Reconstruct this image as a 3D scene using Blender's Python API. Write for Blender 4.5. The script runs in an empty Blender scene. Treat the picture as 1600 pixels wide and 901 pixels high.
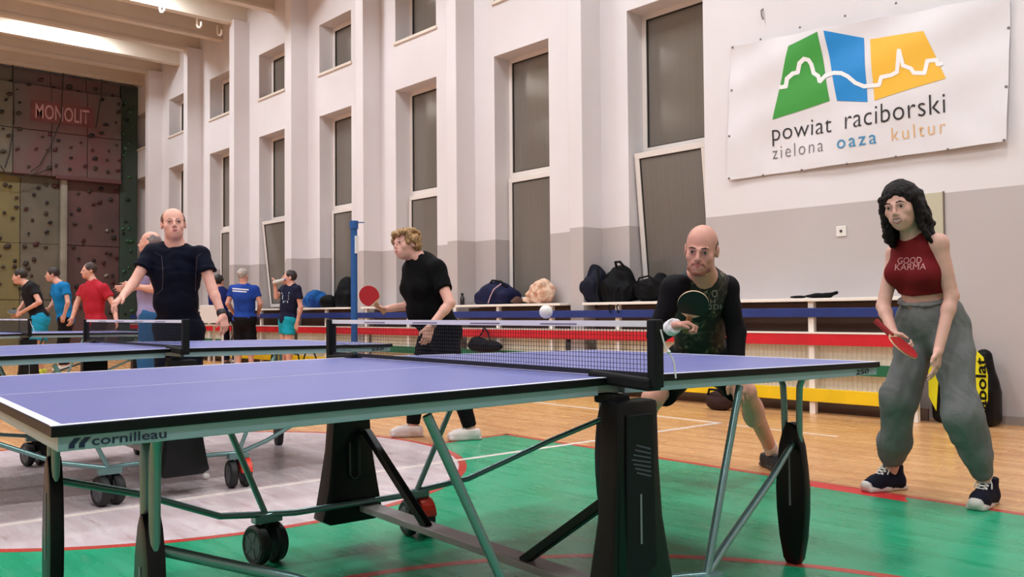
import bpy, bmesh, math, random
import numpy as np
from mathutils import Vector, Matrix
random.seed(7); rng = np.random.default_rng(7)
scn = bpy.context.scene
COL = scn.collection
# ------------------------------------------------------------------ camera
FPX, YAW, PITCH, ROLL, CAMZ = 1368.94, 0.841633, 0.0273937, -0.0083156, 0.95168
def cam_basis():
    f = Vector((-math.sin(YAW)*math.cos(PITCH), math.cos(YAW)*math.cos(PITCH), math.sin(PITCH)))
    r = Vector((math.cos(YAW), math.sin(YAW), 0)); u = r.cross(f)
    return r*math.cos(ROLL)+u*math.sin(ROLL), u*math.cos(ROLL)-r*math.sin(ROLL), f
CR, CU, CF = cam_basis(); CAM = Vector((0, 0, CAMZ))
cd = bpy.data.cameras.new('camera'); cam = bpy.data.objects.new('camera', cd); COL.objects.link(cam)
cam.matrix_world = Matrix(((CR.x, CU.x, -CF.x, 0), (CR.y, CU.y, -CF.y, 0), (CR.z, CU.z, -CF.z, CAMZ), (0, 0, 0, 1)))
cd.sensor_width = 36; cd.lens = 36*FPX/1600; cd.clip_start = .05; cd.clip_end = 200
scn.camera = cam
# ------------------------------------------------------------------ world, exposure
wd = bpy.data.worlds.new('world'); scn.world = wd; wd.use_nodes = True
wd.node_tree.nodes['Background'].inputs[0].default_value = (.012, .014, .02, 1)   # night outside
wd.node_tree.nodes['Background'].inputs[1].default_value = 1
vs = scn.view_settings
vs.view_transform = 'Standard'; vs.look = 'None'; vs.gamma = 1; vs.use_curve_mapping = False
vs.exposure = 0.0
scn.cycles.use_denoising = True
scn.cycles.max_bounces = 7; scn.cycles.diffuse_bounces = 4; scn.cycles.glossy_bounces = 3
scn.cycles.transmission_bounces = 4; scn.cycles.transparent_max_bounces = 6
scn.cycles.sample_clamp_indirect = 6
LAMP_W = 122           # watts of each ceiling fitting
WALL_Y, END_X, NEAR_X, OTHER_Y, CEIL_Z = 7.834, -23.6, 5.0, -9.0, 7.55
LAMP_X = [-19.9, -16.3, -12.7, -9.1, -5.5, -1.9, 1.7]
LAMP_Y = [5.2, 0.6, -4.6]
for lx in LAMP_X:
    for ly in LAMP_Y:
        ld = bpy.data.lights.new('ceiling_light', 'AREA'); ld.shape = 'RECTANGLE'; ld.size = .36; ld.size_y = 1.7
        ld.energy = LAMP_W; ld.color = (.87, .945, 1)
        lo = bpy.data.objects.new('ceiling_light', ld); COL.objects.link(lo); lo.location = (lx, ly, 7.17)
# ------------------------------------------------------------------ pixel helpers (1600 x 901 frame -> place)
def ray(px, py):
    return CF + CR*((px-800)/FPX) - CU*((py-450.5)/FPX)
def at_d(px, py, d): return CAM + ray(px, py)*d
def at_z(px, py, z=0.0): v = ray(px, py); return CAM + v*((z-CAMZ)/v.z)
def at_y(px, py, y): v = ray(px, py); return CAM + v*(y/v.y)
def at_x(px, py, x): v = ray(px, py); return CAM + v*(x/v.x)
# ------------------------------------------------------------------ materials
def lin(c):
    return tuple(((v/255)/12.92 if v/255 <= .04045 else ((v/255+.055)/1.055)**2.4) for v in c)
MATS = {}
def mat(name, rgb, rough=.5, metal=0, noise=0., nscale=6., bump=0., bscale=60., coat=0., emit=0., spec=.5, rgb2=None, stretch=None):
    if name in MATS: return MATS[name]
    m = bpy.data.materials.new(name); m.use_nodes = True; nt = m.node_tree; b = nt.nodes['Principled BSDF']
    c = lin(rgb); b.inputs['Base Color'].default_value = (*c, 1)
    b.inputs['Roughness'].default_value = rough; b.inputs['Metallic'].default_value = metal
    b.inputs['Coat Weight'].default_value = coat; b.inputs['Specular IOR Level'].default_value = spec
    if coat: b.inputs['Coat Roughness'].default_value = .12
    if emit:
        b.inputs['Emission Color'].default_value = (*c, 1); b.inputs['Emission Strength'].default_value = emit
    tc = None
    def coord():
        nonlocal tc
        if tc is None:
            tc = nt.nodes.new('ShaderNodeTexCoord')
            if stretch:
                mp = nt.nodes.new('ShaderNodeMapping'); mp.inputs['Scale'].default_value = stretch
                nt.links.new(tc.outputs['Object'], mp.inputs[0]); tc = mp
        return tc.outputs['Object'] if tc.bl_idname == 'ShaderNodeTexCoord' else tc.outputs[0]
    if noise:
        n = nt.nodes.new('ShaderNodeTexNoise'); n.inputs['Scale'].default_value = nscale; n.inputs['Detail'].default_value = 4
        nt.links.new(coord(), n.inputs['Vector'])
        mx = nt.nodes.new('ShaderNodeMix'); mx.data_type = 'RGBA'
        c2 = lin(rgb2) if rgb2 else tuple(v*(1-noise) for v in c)
        c1 = c if rgb2 else tuple(min(1, v*(1+noise*.5)) for v in c)
        mx.inputs[6].default_value = (*c1, 1); mx.inputs[7].default_value = (*c2, 1)
        rp = nt.nodes.new('ShaderNodeMapRange'); rp.inputs[1].default_value = .38; rp.inputs[2].default_value = .62
        nt.links.new(n.outputs['Fac'], rp.inputs[0]); nt.links.new(rp.outputs[0], mx.inputs[0])
        nt.links.new(mx.outputs[2], b.inputs['Base Color'])
    if bump:
        n2 = nt.nodes.new('ShaderNodeTexNoise'); n2.inputs['Scale'].default_value = bscale; n2.inputs['Detail'].default_value = 3
        nt.links.new(coord(), n2.inputs['Vector'])
        bp = nt.nodes.new('ShaderNodeBump'); bp.inputs['Strength'].default_value = bump; bp.inputs['Distance'].default_value = .02
        nt.links.new(n2.outputs['Fac'], bp.inputs['Height']); nt.links.new(bp.outputs[0], b.inputs['Normal'])
    if any(k in name for k in ('cotton', 'jersey', 'shorts', 'trousers', 'leggings', 'shirt_', 'legwear', 'sweatpants', 'bag_', 'strap', 'canvas')): b.inputs['Specular IOR Level'].default_value = .12
    MATS[name] = m
    return m
# ------------------------------------------------------------------ object helpers
def tag(o, label=None, cat=None, group=None, kind=None):
    if label: o['label'] = label
    if cat: o['category'] = cat
    if group: o['group'] = group
    if kind: o['kind'] = kind
    return o
def empty(name, loc=(0, 0, 0), rz=0, label=None, cat=None, group=None, kind=None):
    o = bpy.data.objects.new(name, None); COL.objects.link(o); o.location = loc; o.rotation_euler = (0, 0, rz)
    o.empty_display_size = .1
    return tag(o, label, cat, group, kind)
def link(name, me, m=None, parent=None, smooth=False):
    o = bpy.data.objects.new(name, me); COL.objects.link(o)
    if m is not None:
        for q in (m if isinstance(m, (list, tuple)) else [m]): me.materials.append(q)
    if parent is not None: o.parent = parent
    if smooth: me.polygons.foreach_set('use_smooth', [True]*len(me.polygons))
    return o
class MB:
    """collects simple solids into one mesh"""
    def __init__(s): s.v = []; s.f = []; s.mi = []
    def add(s, vs, fs, mi=0):
        n = len(s.v); s.v += [tuple(v) for v in vs]; s.f += [tuple(i+n for i in f) for f in fs]; s.mi += [mi]*len(fs); return s
    def box(s, lo, hi, mi=0):
        x0, y0, z0 = lo; x1, y1, z1 = hi
        return s.add([(x0,y0,z0),(x1,y0,z0),(x1,y1,z0),(x0,y1,z0),(x0,y0,z1),(x1,y0,z1),(x1,y1,z1),(x0,y1,z1)],
                     [(0,3,2,1),(4,5,6,7),(0,1,5,4),(1,2,6,5),(2,3,7,6),(3,0,4,7)], mi)
    def bar(s, a, b, w, h, upv=(0, 0, 1), mi=0):
        a = Vector(a); b = Vector(b); d = (b-a).normalized(); u = Vector(upv)
        l = d.cross(u)
        if l.length < 1e-5: l = d.cross(Vector((1, 0, 0)))
        l.normalize(); u = l.cross(d); P = []
        for q in (a, b):
            for i, j in ((-1, -1), (1, -1), (1, 1), (-1, 1)): P.append(q + l*(i*w/2) + u*(j*h/2))
        return s.add(P, [(3,2,1,0),(4,5,6,7),(0,1,5,4),(1,2,6,5),(2,3,7,6),(3,0,4,7)], mi)
    def tube(s, pts, r, n=10, mi=0, cap=True):
        pts = [Vector(p) for p in pts]; rs = r if isinstance(r, (list, tuple)) else [r]*len(pts)
        base = len(s.v); prev = None
        for i, p in enumerate(pts):
            d = (pts[min(i+1, len(pts)-1)]-pts[max(i-1, 0)]).normalized()
            if prev is None:
                l = d.cross(Vector((0, 0, 1)))
                if l.length < 1e-4: l = d.cross(Vector((1, 0, 0)))
            else: l = prev - d*prev.dot(d)
            l.normalize(); prev = l; u = l.cross(d)
            for k in range(n):
                a = 2*math.pi*k/n; s.v.append(tuple(p + l*(rs[i]*math.cos(a)) + u*(rs[i]*math.sin(a))))
        for i in range(len(pts)-1):
            for k in range(n):
                a = base+i*n+k; b = base+i*n+(k+1) % n; s.f.append((a, b, b+n, a+n)); s.mi.append(mi)
        if cap:
            s.f.append(tuple(base+n-1-k for k in range(n))); s.f.append(tuple(base+(len(pts)-1)*n+k for k in range(n))); s.mi += [mi, mi]
        return s
    def cyl(s, a, b, r, n=20, mi=0): return s.tube([a, b], r, n, mi)
    def prism(s, poly, fn, mi=0):
        """poly 2-D (ccw), fn(u,v,t) -> point, t in 0,1 : extruded polygon"""
        n = len(poly); P = [fn(u, v, 0) for u, v in poly]+[fn(u, v, 1) for u, v in poly]
        return s.add(P, [tuple(range(n-1, -1, -1)), tuple(range(n, 2*n))]+[(i, (i+1) % n, n+(i+1) % n, n+i) for i in range(n)], mi)
    def lathe(s, c, ax, prof, n=24, mi=0):
        """prof [(radius, along axis)]"""
        c = Vector(c); ax = Vector(ax).normalized(); l = ax.cross(Vector((0, 0, 1)))
        if l.length < 1e-4: l = Vector((1, 0, 0))
        l.normalize(); u = ax.cross(l); base = len(s.v)
        for r, t in prof:
            for k in range(n):
                a = 2*math.pi*k/n; s.v.append(tuple(c+ax*t+l*(r*math.cos(a))+u*(r*math.sin(a))))
        for i in range(len(prof)-1):
            for k in range(n):
                a = base+i*n+k; b = base+i*n+(k+1) % n; s.f.append((a, b, b+n, a+n)); s.mi.append(mi)
        s.f.append(tuple(base+n-1-k for k in range(n))); s.f.append(tuple(base+(len(prof)-1)*n+k for k in range(n))); s.mi += [mi, mi]
        return s
    def mesh(s, name, bevel=0., seg=2):
        me = bpy.data.meshes.new(name); me.from_pydata(s.v, [], s.f)
        me.polygons.foreach_set('material_index', s.mi)
        bm = bmesh.new(); bm.from_mesh(me); bmesh.ops.recalc_face_normals(bm, faces=bm.faces)
        if bevel:
            es = [e for e in bm.edges if len(e.link_faces) == 2 and e.calc_face_angle(0) > .6]
            bmesh.ops.bevel(bm, geom=es, offset=bevel, segments=seg, affect='EDGES', profile=.6, clamp_overlap=True)
        bm.to_mesh(me); bm.free()
        return me
    def build(s, name, m, parent=None, bevel=0., smooth=False, seg=2):
        o = link(name, s.mesh(name, bevel, seg), m, parent)
        if smooth: shade_auto(o)
        return o
def shade_auto(o, ang=.7):
    me = o.data; bm = bmesh.new(); bm.from_mesh(me)
    for f in bm.faces: f.smooth = True
    for e in bm.edges: e.smooth = not (len(e.link_faces) == 2 and e.calc_face_angle(0) > ang)
    bm.to_mesh(me); bm.free()
def copy_tree(o, parent=None):
    c = o.copy(); COL.objects.link(c); c.parent = parent
    for ch in list(o.children): copy_tree(ch, c)
    return c
def text_mesh(body, size=1., extrude=0., align='LEFT', space=1., offset=0.):
    cu = bpy.data.curves.new('t', 'FONT'); cu.body = body; cu.size = size; cu.extrude = extrude; cu.align_x = align
    cu.space_character = space; cu.offset = offset; cu.resolution_u = 3
    to = bpy.data.objects.new('t', cu); COL.objects.link(to)
    dg = bpy.context.evaluated_depsgraph_get(); dg.update()
    me = bpy.data.meshes.new_from_object(to.evaluated_get(dg)); bpy.data.objects.remove(to); bpy.data.curves.remove(cu)
    return me
def xform(me, fn):
    for v in me.vertices: v.co = fn(v.co)
    me.update(); return me
def lettering(body, origin, ux, uy, height, width, m, parent=None, name='lettering', bold=0., proud=0.0012, space=1.):
    """flat lettering of given cap height and overall width laid on a plane spanned by ux, uy"""
    me = text_mesh(body, 1., 0, 'LEFT', space, bold); xs = [v.co.x for v in me.vertices]
    w = max(xs)-min(xs); x0 = min(xs); ux = Vector(ux).normalized(); uy = Vector(uy).normalized(); n = ux.cross(uy); o = Vector(origin)
    xform(me, lambda c: o+ux*((c.x-x0)/w*width)+uy*(c.y/.69*height)+n*proud)
    return link(name, me, m, parent)
# ================================================================== the hall
M_wallmat = None
def wall_material():
    m = bpy.data.materials.new('painted_wall'); m.use_nodes = True; nt = m.node_tree; b = nt.nodes['Principled BSDF']
    g = nt.nodes.new('ShaderNodeNewGeometry'); sp = nt.nodes.new('ShaderNodeSeparateXYZ'); nt.links.new(g.outputs['Position'], sp.inputs[0])
    n = nt.nodes.new('ShaderNodeTexNoise'); n.inputs['Scale'].default_value = 1.1; n.inputs['Detail'].default_value = 6; nt.links.new(g.outputs['Position'], n.inputs['Vector'])
    st = nt.nodes.new('ShaderNodeMath'); st.operation = 'GREATER_THAN'; st.inputs[1].default_value = 1.955; nt.links.new(sp.outputs[2], st.inputs[0])
    mx = nt.nodes.new('ShaderNodeMix'); mx.data_type = 'RGBA'
    mx.inputs[6].default_value = (*lin((188, 179, 178)), 1); mx.inputs[7].default_value = (*lin((226, 220, 222)), 1)
    nt.links.new(st.outputs[0], mx.inputs[0])
    dirt = nt.nodes.new('ShaderNodeMix'); dirt.data_type = 'RGBA'; dirt.blend_type = 'MULTIPLY'
    rp = nt.nodes.new('ShaderNodeMapRange'); rp.inputs[1].default_value = .3; rp.inputs[2].default_value = .75; rp.inputs[3].default_value = 0; rp.inputs[4].default_value = .5
    nt.links.new(n.outputs['Fac'], rp.inputs[0]); nt.links.new(rp.outputs[0], dirt.inputs[0])
    nt.links.new(mx.outputs[2], dirt.inputs[6]); dirt.inputs[7].default_value = (.9, .86, .86, 1)
    nt.links.new(dirt.outputs[2], b.inputs['Base Color']); b.inputs['Roughness'].default_value = .55
    return m
def floor_material():
    m = bpy.data.materials.new('parquet'); m.use_nodes = True; nt = m.node_tree; b = nt.nodes['Principled BSDF']
    tc = nt.nodes.new('ShaderNodeTexCoord'); mp = nt.nodes.new('ShaderNodeMapping'); mp.inputs['Rotation'].default_value = (0, 0, 0)
    nt.links.new(tc.outputs['Object'], mp.inputs[0])
    br = nt.nodes.new('ShaderNodeTexBrick'); nt.links.new(mp.outputs[0], br.inputs['Vector'])
    br.inputs['Scale'].default_value = 1; br.inputs['Brick Width'].default_value = .62; br.inputs['Row Height'].default_value = .07
    br.inputs['Mortar Size'].default_value = .0016; br.inputs['Mortar Smooth'].default_value = .3; br.inputs['Bias'].default_value = 0
    br.inputs['Color1'].default_value = (*lin((216, 164, 112)), 1); br.inputs['Color2'].default_value = (*lin((196, 140, 92)), 1)
    br.inputs['Mortar'].default_value = (*lin((132, 84, 52)), 1)
    n = nt.nodes.new('ShaderNodeTexNoise'); n.inputs['Scale'].default_value = 3; n.inputs['Detail'].default_value = 6
    mp2 = nt.nodes.new('ShaderNodeMapping'); mp2.inputs['Scale'].default_value = (.8, 6, 1); nt.links.new(tc.outputs['Object'], mp2.inputs[0]); nt.links.new(mp2.outputs[0], n.inputs['Vector'])
    mx = nt.nodes.new('ShaderNodeMix'); mx.data_type = 'RGBA'; mx.blend_type = 'OVERLAY'; mx.inputs[0].default_value = .35
    nt.links.new(br.outputs['Color'], mx.inputs[6]); nt.links.new(n.outputs['Color'], mx.inputs[7])
    bw = nt.nodes.new('ShaderNodeRGBToBW'); nt.links.new(n.outputs['Color'], bw.inputs[0]); nt.links.new(bw.outputs[0], mx.inputs[7])
    nt.links.new(mx.outputs[2], b.inputs['Base Color'])
    b.inputs['Roughness'].default_value = .3
    rr = nt.nodes.new('ShaderNodeMapRange'); rr.inputs[3].default_value = .2; rr.inputs[4].default_value = .36; nt.links.new(n.outputs['Fac'], rr.inputs[0]); nt.links.new(rr.outputs[0], b.inputs['Roughness'])
    bp = nt.nodes.new('ShaderNodeBump'); bp.inputs['Strength'].default_value = .12; bp.inputs['Distance'].default_value = .002
    nt.links.new(br.outputs['Fac'], bp.inputs['Height']); bp.invert = True; nt.links.new(bp.outputs[0], b.inputs['Normal'])
    return m
def court_paint(name, a, bcol, rough=(.2, .36), wear=(150, 110, 90), wamt=.25):
    m = bpy.data.materials.new(name); m.use_nodes = True; nt = m.node_tree; b = nt.nodes['Principled BSDF']
    tc = nt.nodes.new('ShaderNodeTexCoord'); mp = nt.nodes.new('ShaderNodeMapping'); mp.inputs['Scale'].default_value = (.9, 5, 1); nt.links.new(tc.outputs['Object'], mp.inputs[0])
    n = nt.nodes.new('ShaderNodeTexNoise'); n.inputs['Scale'].default_value = 2.2; n.inputs['Detail'].default_value = 6; nt.links.new(mp.outputs[0], n.inputs['Vector'])
    mx = nt.nodes.new('ShaderNodeMix'); mx.data_type = 'RGBA'; mx.inputs[6].default_value = (*lin(a), 1); mx.inputs[7].default_value = (*lin(bcol), 1)
    rp = nt.nodes.new('ShaderNodeMapRange'); rp.inputs[1].default_value = .35; rp.inputs[2].default_value = .65; nt.links.new(n.outputs['Fac'], rp.inputs[0]); nt.links.new(rp.outputs[0], mx.inputs[0])
    n2 = nt.nodes.new('ShaderNodeTexNoise'); n2.inputs['Scale'].default_value = 5; n2.inputs['Detail'].default_value = 8; nt.links.new(mp.outputs[0], n2.inputs['Vector'])
    rp2 = nt.nodes.new('ShaderNodeMapRange'); rp2.inputs[1].default_value = .58; rp2.inputs[2].default_value = .72; rp2.inputs[4].default_value = wamt; nt.links.new(n2.outputs['Fac'], rp2.inputs[0])
    m2 = nt.nodes.new('ShaderNodeMix'); m2.data_type = 'RGBA'; nt.links.new(rp2.outputs[0], m2.inputs[0]); nt.links.new(mx.outputs[2], m2.inputs[6]); m2.inputs[7].default_value = (*lin(wear), 1)
    nt.links.new(m2.outputs[2], b.inputs['Base Color'])
    rr = nt.nodes.new('ShaderNodeMapRange'); rr.inputs[3].default_value = rough[0]; rr.inputs[4].default_value = rough[1]; nt.links.new(n.outputs['Fac'], rr.inputs[0]); nt.links.new(rr.outputs[0], b.inputs['Roughness'])
    return m
M_wall = wall_material(); M_floor = floor_material()
M_ceil = mat('ceiling_paint', (222, 210, 196), .6, noise=.05, nscale=1)
M_white = mat('white_plastic_frame', (228, 218, 212), .35)
M_sillp = mat('sill_paint', (226, 214, 202), .4)
# floor
o = MB().box((END_X-.3, OTHER_Y-.3, -.2), (NEAR_X+.3, WALL_Y+.5, 0)).build('floor', M_floor); tag(o, kind='structure')
# painted court areas: thin layers of paint on the parquet
def flat(name, polys, m, z0, z1):
    b = MB()
    for P in polys: b.prism(P, lambda u, v, t: (u, v, z0+(z1-z0)*t))
    o = b.build(name, m); tag(o, kind='structure'); return o
def ring(cx, cy, r0, r1, a0=0, a1=360, n=72):
    out = []
    for k in range(n):
        a = math.radians(a0+(a1-a0)*k/n); c = math.radians(a0+(a1-a0)*(k+1)/n)
        out.append([(cx+r0*math.cos(a), cy+r0*math.sin(a)), (cx+r1*math.cos(a), cy+r1*math.sin(a)), (cx+r1*math.cos(c), cy+r1*math.sin(c)), (cx+r0*math.cos(c), cy+r0*math.sin(c))])
    return out
M_green = court_paint('green_court_paint', (16, 148, 104), (44, 160, 118), wear=(120, 160, 130), wamt=.3)
M_grey = court_paint('grey_court_paint', (214, 200, 203), (194, 174, 178), wear=(150, 92, 92), wamt=.45)
M_red = court_paint('red_court_paint', (196, 60, 52), (178, 70, 56), wear=(190, 120, 90), wamt=.5)
M_linew = court_paint('white_court_paint', (238, 226, 218), (226, 210, 200), wear=(200, 160, 130), wamt=.4)
GC = (-5.4, 2.02); GR = 1.8
flat('trim_1', [[(-5.16, -.55), (3.6, -.55), (3.6, 4.36), (-5.16, 4.55)]], M_green, 0, .0006)
cpoly = [(GC[0]+GR*math.cos(2*math.pi*k/96), GC[1]+GR*math.sin(2*math.pi*k/96)) for k in range(96)]
flat('trim_2', [cpoly], M_grey, 0, .0010)
flat('trim_3', ring(GC[0], GC[1], GR-.045, GR+.005, n=96), M_red, 0, .0014)
flat('trim_4', ring(-1.0, 1.35, 1.78, 1.83, 0, 360, 96), M_red, 0, .0012)
flat('trim_5', [[(-5.18, 4.52), (3.6, 4.34), (3.6, 4.385), (-5.18, 4.575)], [(-5.19, 3.8), (-5.14, 3.8), (-5.14, 4.56), (-5.19, 4.56)]], M_red, 0, .0010)
flat('trim_6', [[(-2.62, 4.37), (-1.95, 4.35), (-2.02, 4.47), (-2.52, 4.49)]], mat('red_tape', (206, 40, 44), .4), 0, .0012)
flat('trim_7', [[(-4.80, -6.5), (-4.75, -6.5), (-4.38, 6.28), (-4.43, 6.28)]], M_linew, 0, .0018)
flat('trim_8', [[(-13, 6.62), (-4.38, 6.25), (-4.38, 6.30), (-13, 6.67)], [(-4.3, 6.24), (-3.3, 6.2), (-3.3, 6.235), (-4.3, 6.275)]], M_linew, 0, .0016)
# walls that close the hall
for nm, lo, hi in (('wall_end', (END_X-.3, OTHER_Y, 0), (END_X, WALL_Y, CEIL_Z+.3)), ('wall_near', (NEAR_X, OTHER_Y, 0), (NEAR_X+.3, WALL_Y+.5, CEIL_Z+.3)),
                   ('wall_opposite', (END_X, OTHER_Y-.3, 0), (NEAR_X, OTHER_Y, CEIL_Z+.3))):
    tag(MB().box(lo, hi).build(nm, M_wall), kind='structure')
tag(MB().box((END_X-.3, OTHER_Y-.3, CEIL_Z), (NEAR_X+.3, WALL_Y+.5, CEIL_Z+.3)).build('ceiling', M_ceil), kind='structure')
# roof ribs
rib_me = MB().box((-.07, OTHER_Y, 6.86), (.07, WALL_Y, CEIL_Z)).box((-.09, OTHER_Y, 6.84), (.09, WALL_Y, 6.90)).mesh('ceiling_rib')
rib_root = empty('ceiling_ribs', kind='structure')
k = 0; x = -22.9
while x < NEAR_X-.3:
    ro = bpy.data.objects.new('ceiling_rib', rib_me); COL.objects.link(ro); ro.location.x = x; ro.parent = rib_root; x += 1.2
rib_me.materials.append(M_ceil)
# window wall with its openings
PW, X0 = 2.399, -5.627          # bay pitch, right edge of the first window
OW = 1.075                      # opening width
ZS, ZT, ZS2, ZT2 = 1.06, 4.484, 5.244, 6.13
NB = 8
wb = MB(); T = .45
xs = []
def seg(x0, x1, z0, z1): wb.box((x0, WALL_Y, z0), (x1, WALL_Y+T, z1))
prev = NEAR_X+.3
for i in range(NB):
    xr = X0-PW*i; xl = xr-OW
    seg(xr, prev, 0, CEIL_Z+.3); seg(xl, xr, 0, ZS); seg(xl, xr, ZT, ZS2); seg(xl, xr, ZT2, CEIL_Z+.3); prev = xl
seg(END_X-.3, prev, 0, CEIL_Z+.3)
tag(wb.build('wall_window_side', M_wall), kind='structure')
# pilasters
pil = MB().box((-.22, 7.50, 0), (0, WALL_Y+.01, 6.9)).mesh('trim_9', .012); pil.materials.append(M_wall)
pr = empty('trim_9', kind='structure')
for i in range(7):
    q = bpy.data.objects.new('pilaster', pil); COL.objects.link(q); q.location.x = -7.13-PW*i; q.parent = pr
# skirting at the foot of the clear wall
tag(MB().box((-3.1, WALL_Y-.02, 0), (NEAR_X, WALL_Y, .07)).build('baseboard_window_side', mat('skirting_grey', (150, 138, 132), .5)), kind='structure')
# windows
def glass_mat():
    m = bpy.data.materials.new('window_pane_sheet'); m.use_nodes = True; nt = m.node_tree; b = nt.nodes['Principled BSDF']
    tc = nt.nodes.new('ShaderNodeTexCoord'); mp = nt.nodes.new('ShaderNodeMapping'); mp.inputs['Scale'].default_value = (60, 60, 1.2); nt.links.new(tc.outputs['Object'], mp.inputs[0])
    n = nt.nodes.new('ShaderNodeTexNoise'); n.inputs['Scale'].default_value = 1; n.inputs['Detail'].default_value = 3; nt.links.new(mp.outputs[0], n.inputs['Vector'])
    mx = nt.nodes.new('ShaderNodeMix'); mx.data_type = 'RGBA'; mx.inputs[6].default_value = (*lin((104, 97, 90)), 1); mx.inputs[7].default_value = (*lin((118, 110, 102)), 1)
    nt.links.new(n.outputs['Fac'], mx.inputs[0]); nt.links.new(mx.outputs[2], b.inputs['Base Color'])
    b.inputs['Roughness'].default_value = .13; b.inputs['Specular IOR Level'].default_value = .9
    bp = nt.nodes.new('ShaderNodeBump'); bp.inputs['Strength'].default_value = .05; bp.inputs['Distance'].default_value = .01; nt.links.new(n.outputs['Fac'], bp.inputs['Height']); nt.links.new(bp.outputs[0], b.inputs['Normal'])
    return m
M_glass = glass_mat(); M_gasket = mat('black_gasket', (34, 32, 30), .6)
YF = WALL_Y+.27
def frame(b, x0, x1, z0, z1, w, y0, y1):
    b.box((x0, y0, z0), (x1, y1, z0+w)); b.box((x0, y0, z1-w), (x1, y1, z1)); b.box((x0, y0, z0+w), (x0+w, y1, z1-w)); b.box((x1-w, y0, z0+w), (x1, y1, z1-w))
def pane(b, x0, x1, z0, z1, y): b.box((x0, y, z0), (x1, y+.02, z1))
wn = 0
for i in range(NB):
    xr = X0-PW*i; xl = xr-OW; wn += 1
    rt = empty(f'window_{wn}', ((xl+xr)/2, YF, ZS), kind='structure')
    h = OW/2; H = ZT-ZS; zm = 2.84-ZS
    b = MB(); frame(b, -h, h, 0, H, .06, 0, .07); b.box((-h+.06, 0, zm-.05), (h-.06, .07, zm+.05)); b.build('window_frame', M_white, rt, .004)
    gk = MB(); frame(gk, -h+.06, h-.06, zm+.05, H-.06, .012, .012, .05); gk.build('gasket', M_gasket, rt)
    pb = MB(); pane(pb, -h+.07, h-.07, zm+.06, H-.07, .03); pb.build('pane', M_glass, rt)
    tilt = {0: .075, 4: .085}.get(i, 0)
    zb = .06; zt = zm-.05
    sash = empty('sash', (0, .0, zb)); sash.parent = rt; sash.rotation_euler = (tilt*1.25, 0, 0)
    b = MB(); frame(b, -h+.035, h-.035, -.02, zt-zb+.02, .065, -.05, 0); b.build('sash_frame', M_white, sash, .004)
    gk = MB(); frame(gk, -h+.1, h-.1, .045, zt-zb-.045, .012, -.04, -.01); gk.build('gasket', M_gasket, sash)
    pb = MB(); pane(pb, -h+.105, h-.105, .05, zt-zb-.05, -.03); pb.build('pane', M_glass, sash)
    if tilt: b = MB(); b.box((-h+.06, .06, .06), (h-.06, .068, zt)); b.build('night_void', mat('night_glass', (18, 16, 16), .15), rt)
    # small window above
    wn += 1
    rt = empty(f'window_{wn}', ((xl+xr)/2, YF, ZS2), kind='structure'); H = ZT2-ZS2
    b = MB(); frame(b, -h, h, 0, H, .075, 0, .07); b.build('window_frame', M_white, rt, .004)
    gk = MB(); frame(gk, -h+.075, h-.075, .075, H-.075, .012, .01, .05); gk.build('gasket', M_gasket, rt)
    pb = MB(); pane(pb, -h+.085, h-.085, .085, H-.085, .03); pb.build('pane', M_glass, rt)
    MB().box((-h-.03, -.30, -.045), (h+.03, 0, 0)).build('window_sill', M_sillp, rt, .006)
# low recessed sill of each tall window
# ---- shelf, guard boards and radiators along the wall
GY = 7.43
M_blue = mat('blue_board', (30, 52, 120), .4, noise=.12, nscale=3); M_redb = mat('red_board', (206, 26, 40), .4, noise=.1, nscale=3)
M_yel = mat('yellow_board', (240, 196, 20), .4, noise=.08, nscale=3); M_grn = mat('green_board', (24, 104, 70), .4, noise=.1, nscale=3)
M_post = mat('cream_post', (240, 230, 222), .45); M_rad = mat('cream_radiator', (246, 234, 214), .45, noise=.03, nscale=4)
M_brown = mat('brown_gap_shade', (92, 72, 64), .6, noise=.15, nscale=3)  # dark brown stands in for the shade behind the guard boards
M_shelf = mat('cream_shelf', (240, 232, 224), .4)
GX1 = -3.22; GX0 = -22.5
guard = empty('radiator_guard', ((GX0+GX1)/2, GY, 0), label='long striped guard of blue, red, green and yellow boards along the window wall', cat='radiator guard')
def gbox(nm, lo, hi, m, bev=.004):
    c = guard.location
    return MB().box((lo[0]-c.x, lo[1]-c.y, lo[2]), (hi[0]-c.x, hi[1]-c.y, hi[2])).build(nm, m, guard, bev)
for nm, z0, z1, m in (('blue_board', .885, .97, M_blue), ('red_board', .63, .735, M_redb), ('green_board', .37, .468, M_grn), ('yellow_board', .115, .235, M_yel)):
    gbox(nm, (GX0, GY-.025, z0), (GX1, GY, z1), m)
gbox('top_strip', (GX0, GY-.03, .735), (GX1, GY, .752), M_post, 0)
gbox('gap_shade_board', (GX0, 7.70, .64), (GX1, 7.72, 1.02), M_brown, 0)  # sheet added to colour in the shade under the shelf
gbox('gap_shade_strip', (GX0, 7.60, .0), (GX1, 7.62, .105), M_brown, 0)  # strip added to darken the shaded gap below the yellow board
for px in (-3.26, -4.19, -5.25, -6.55, -7.62, -8.6, -9.5, -10.62, -11.76, -13.0, -14.2, -15.4, -16.6, -17.8, -19.0, -20.2, -21.4):
    gbox('post', (px-.028, GY, 0), (px+.028, GY+.05, 1.03), M_post)
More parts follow.
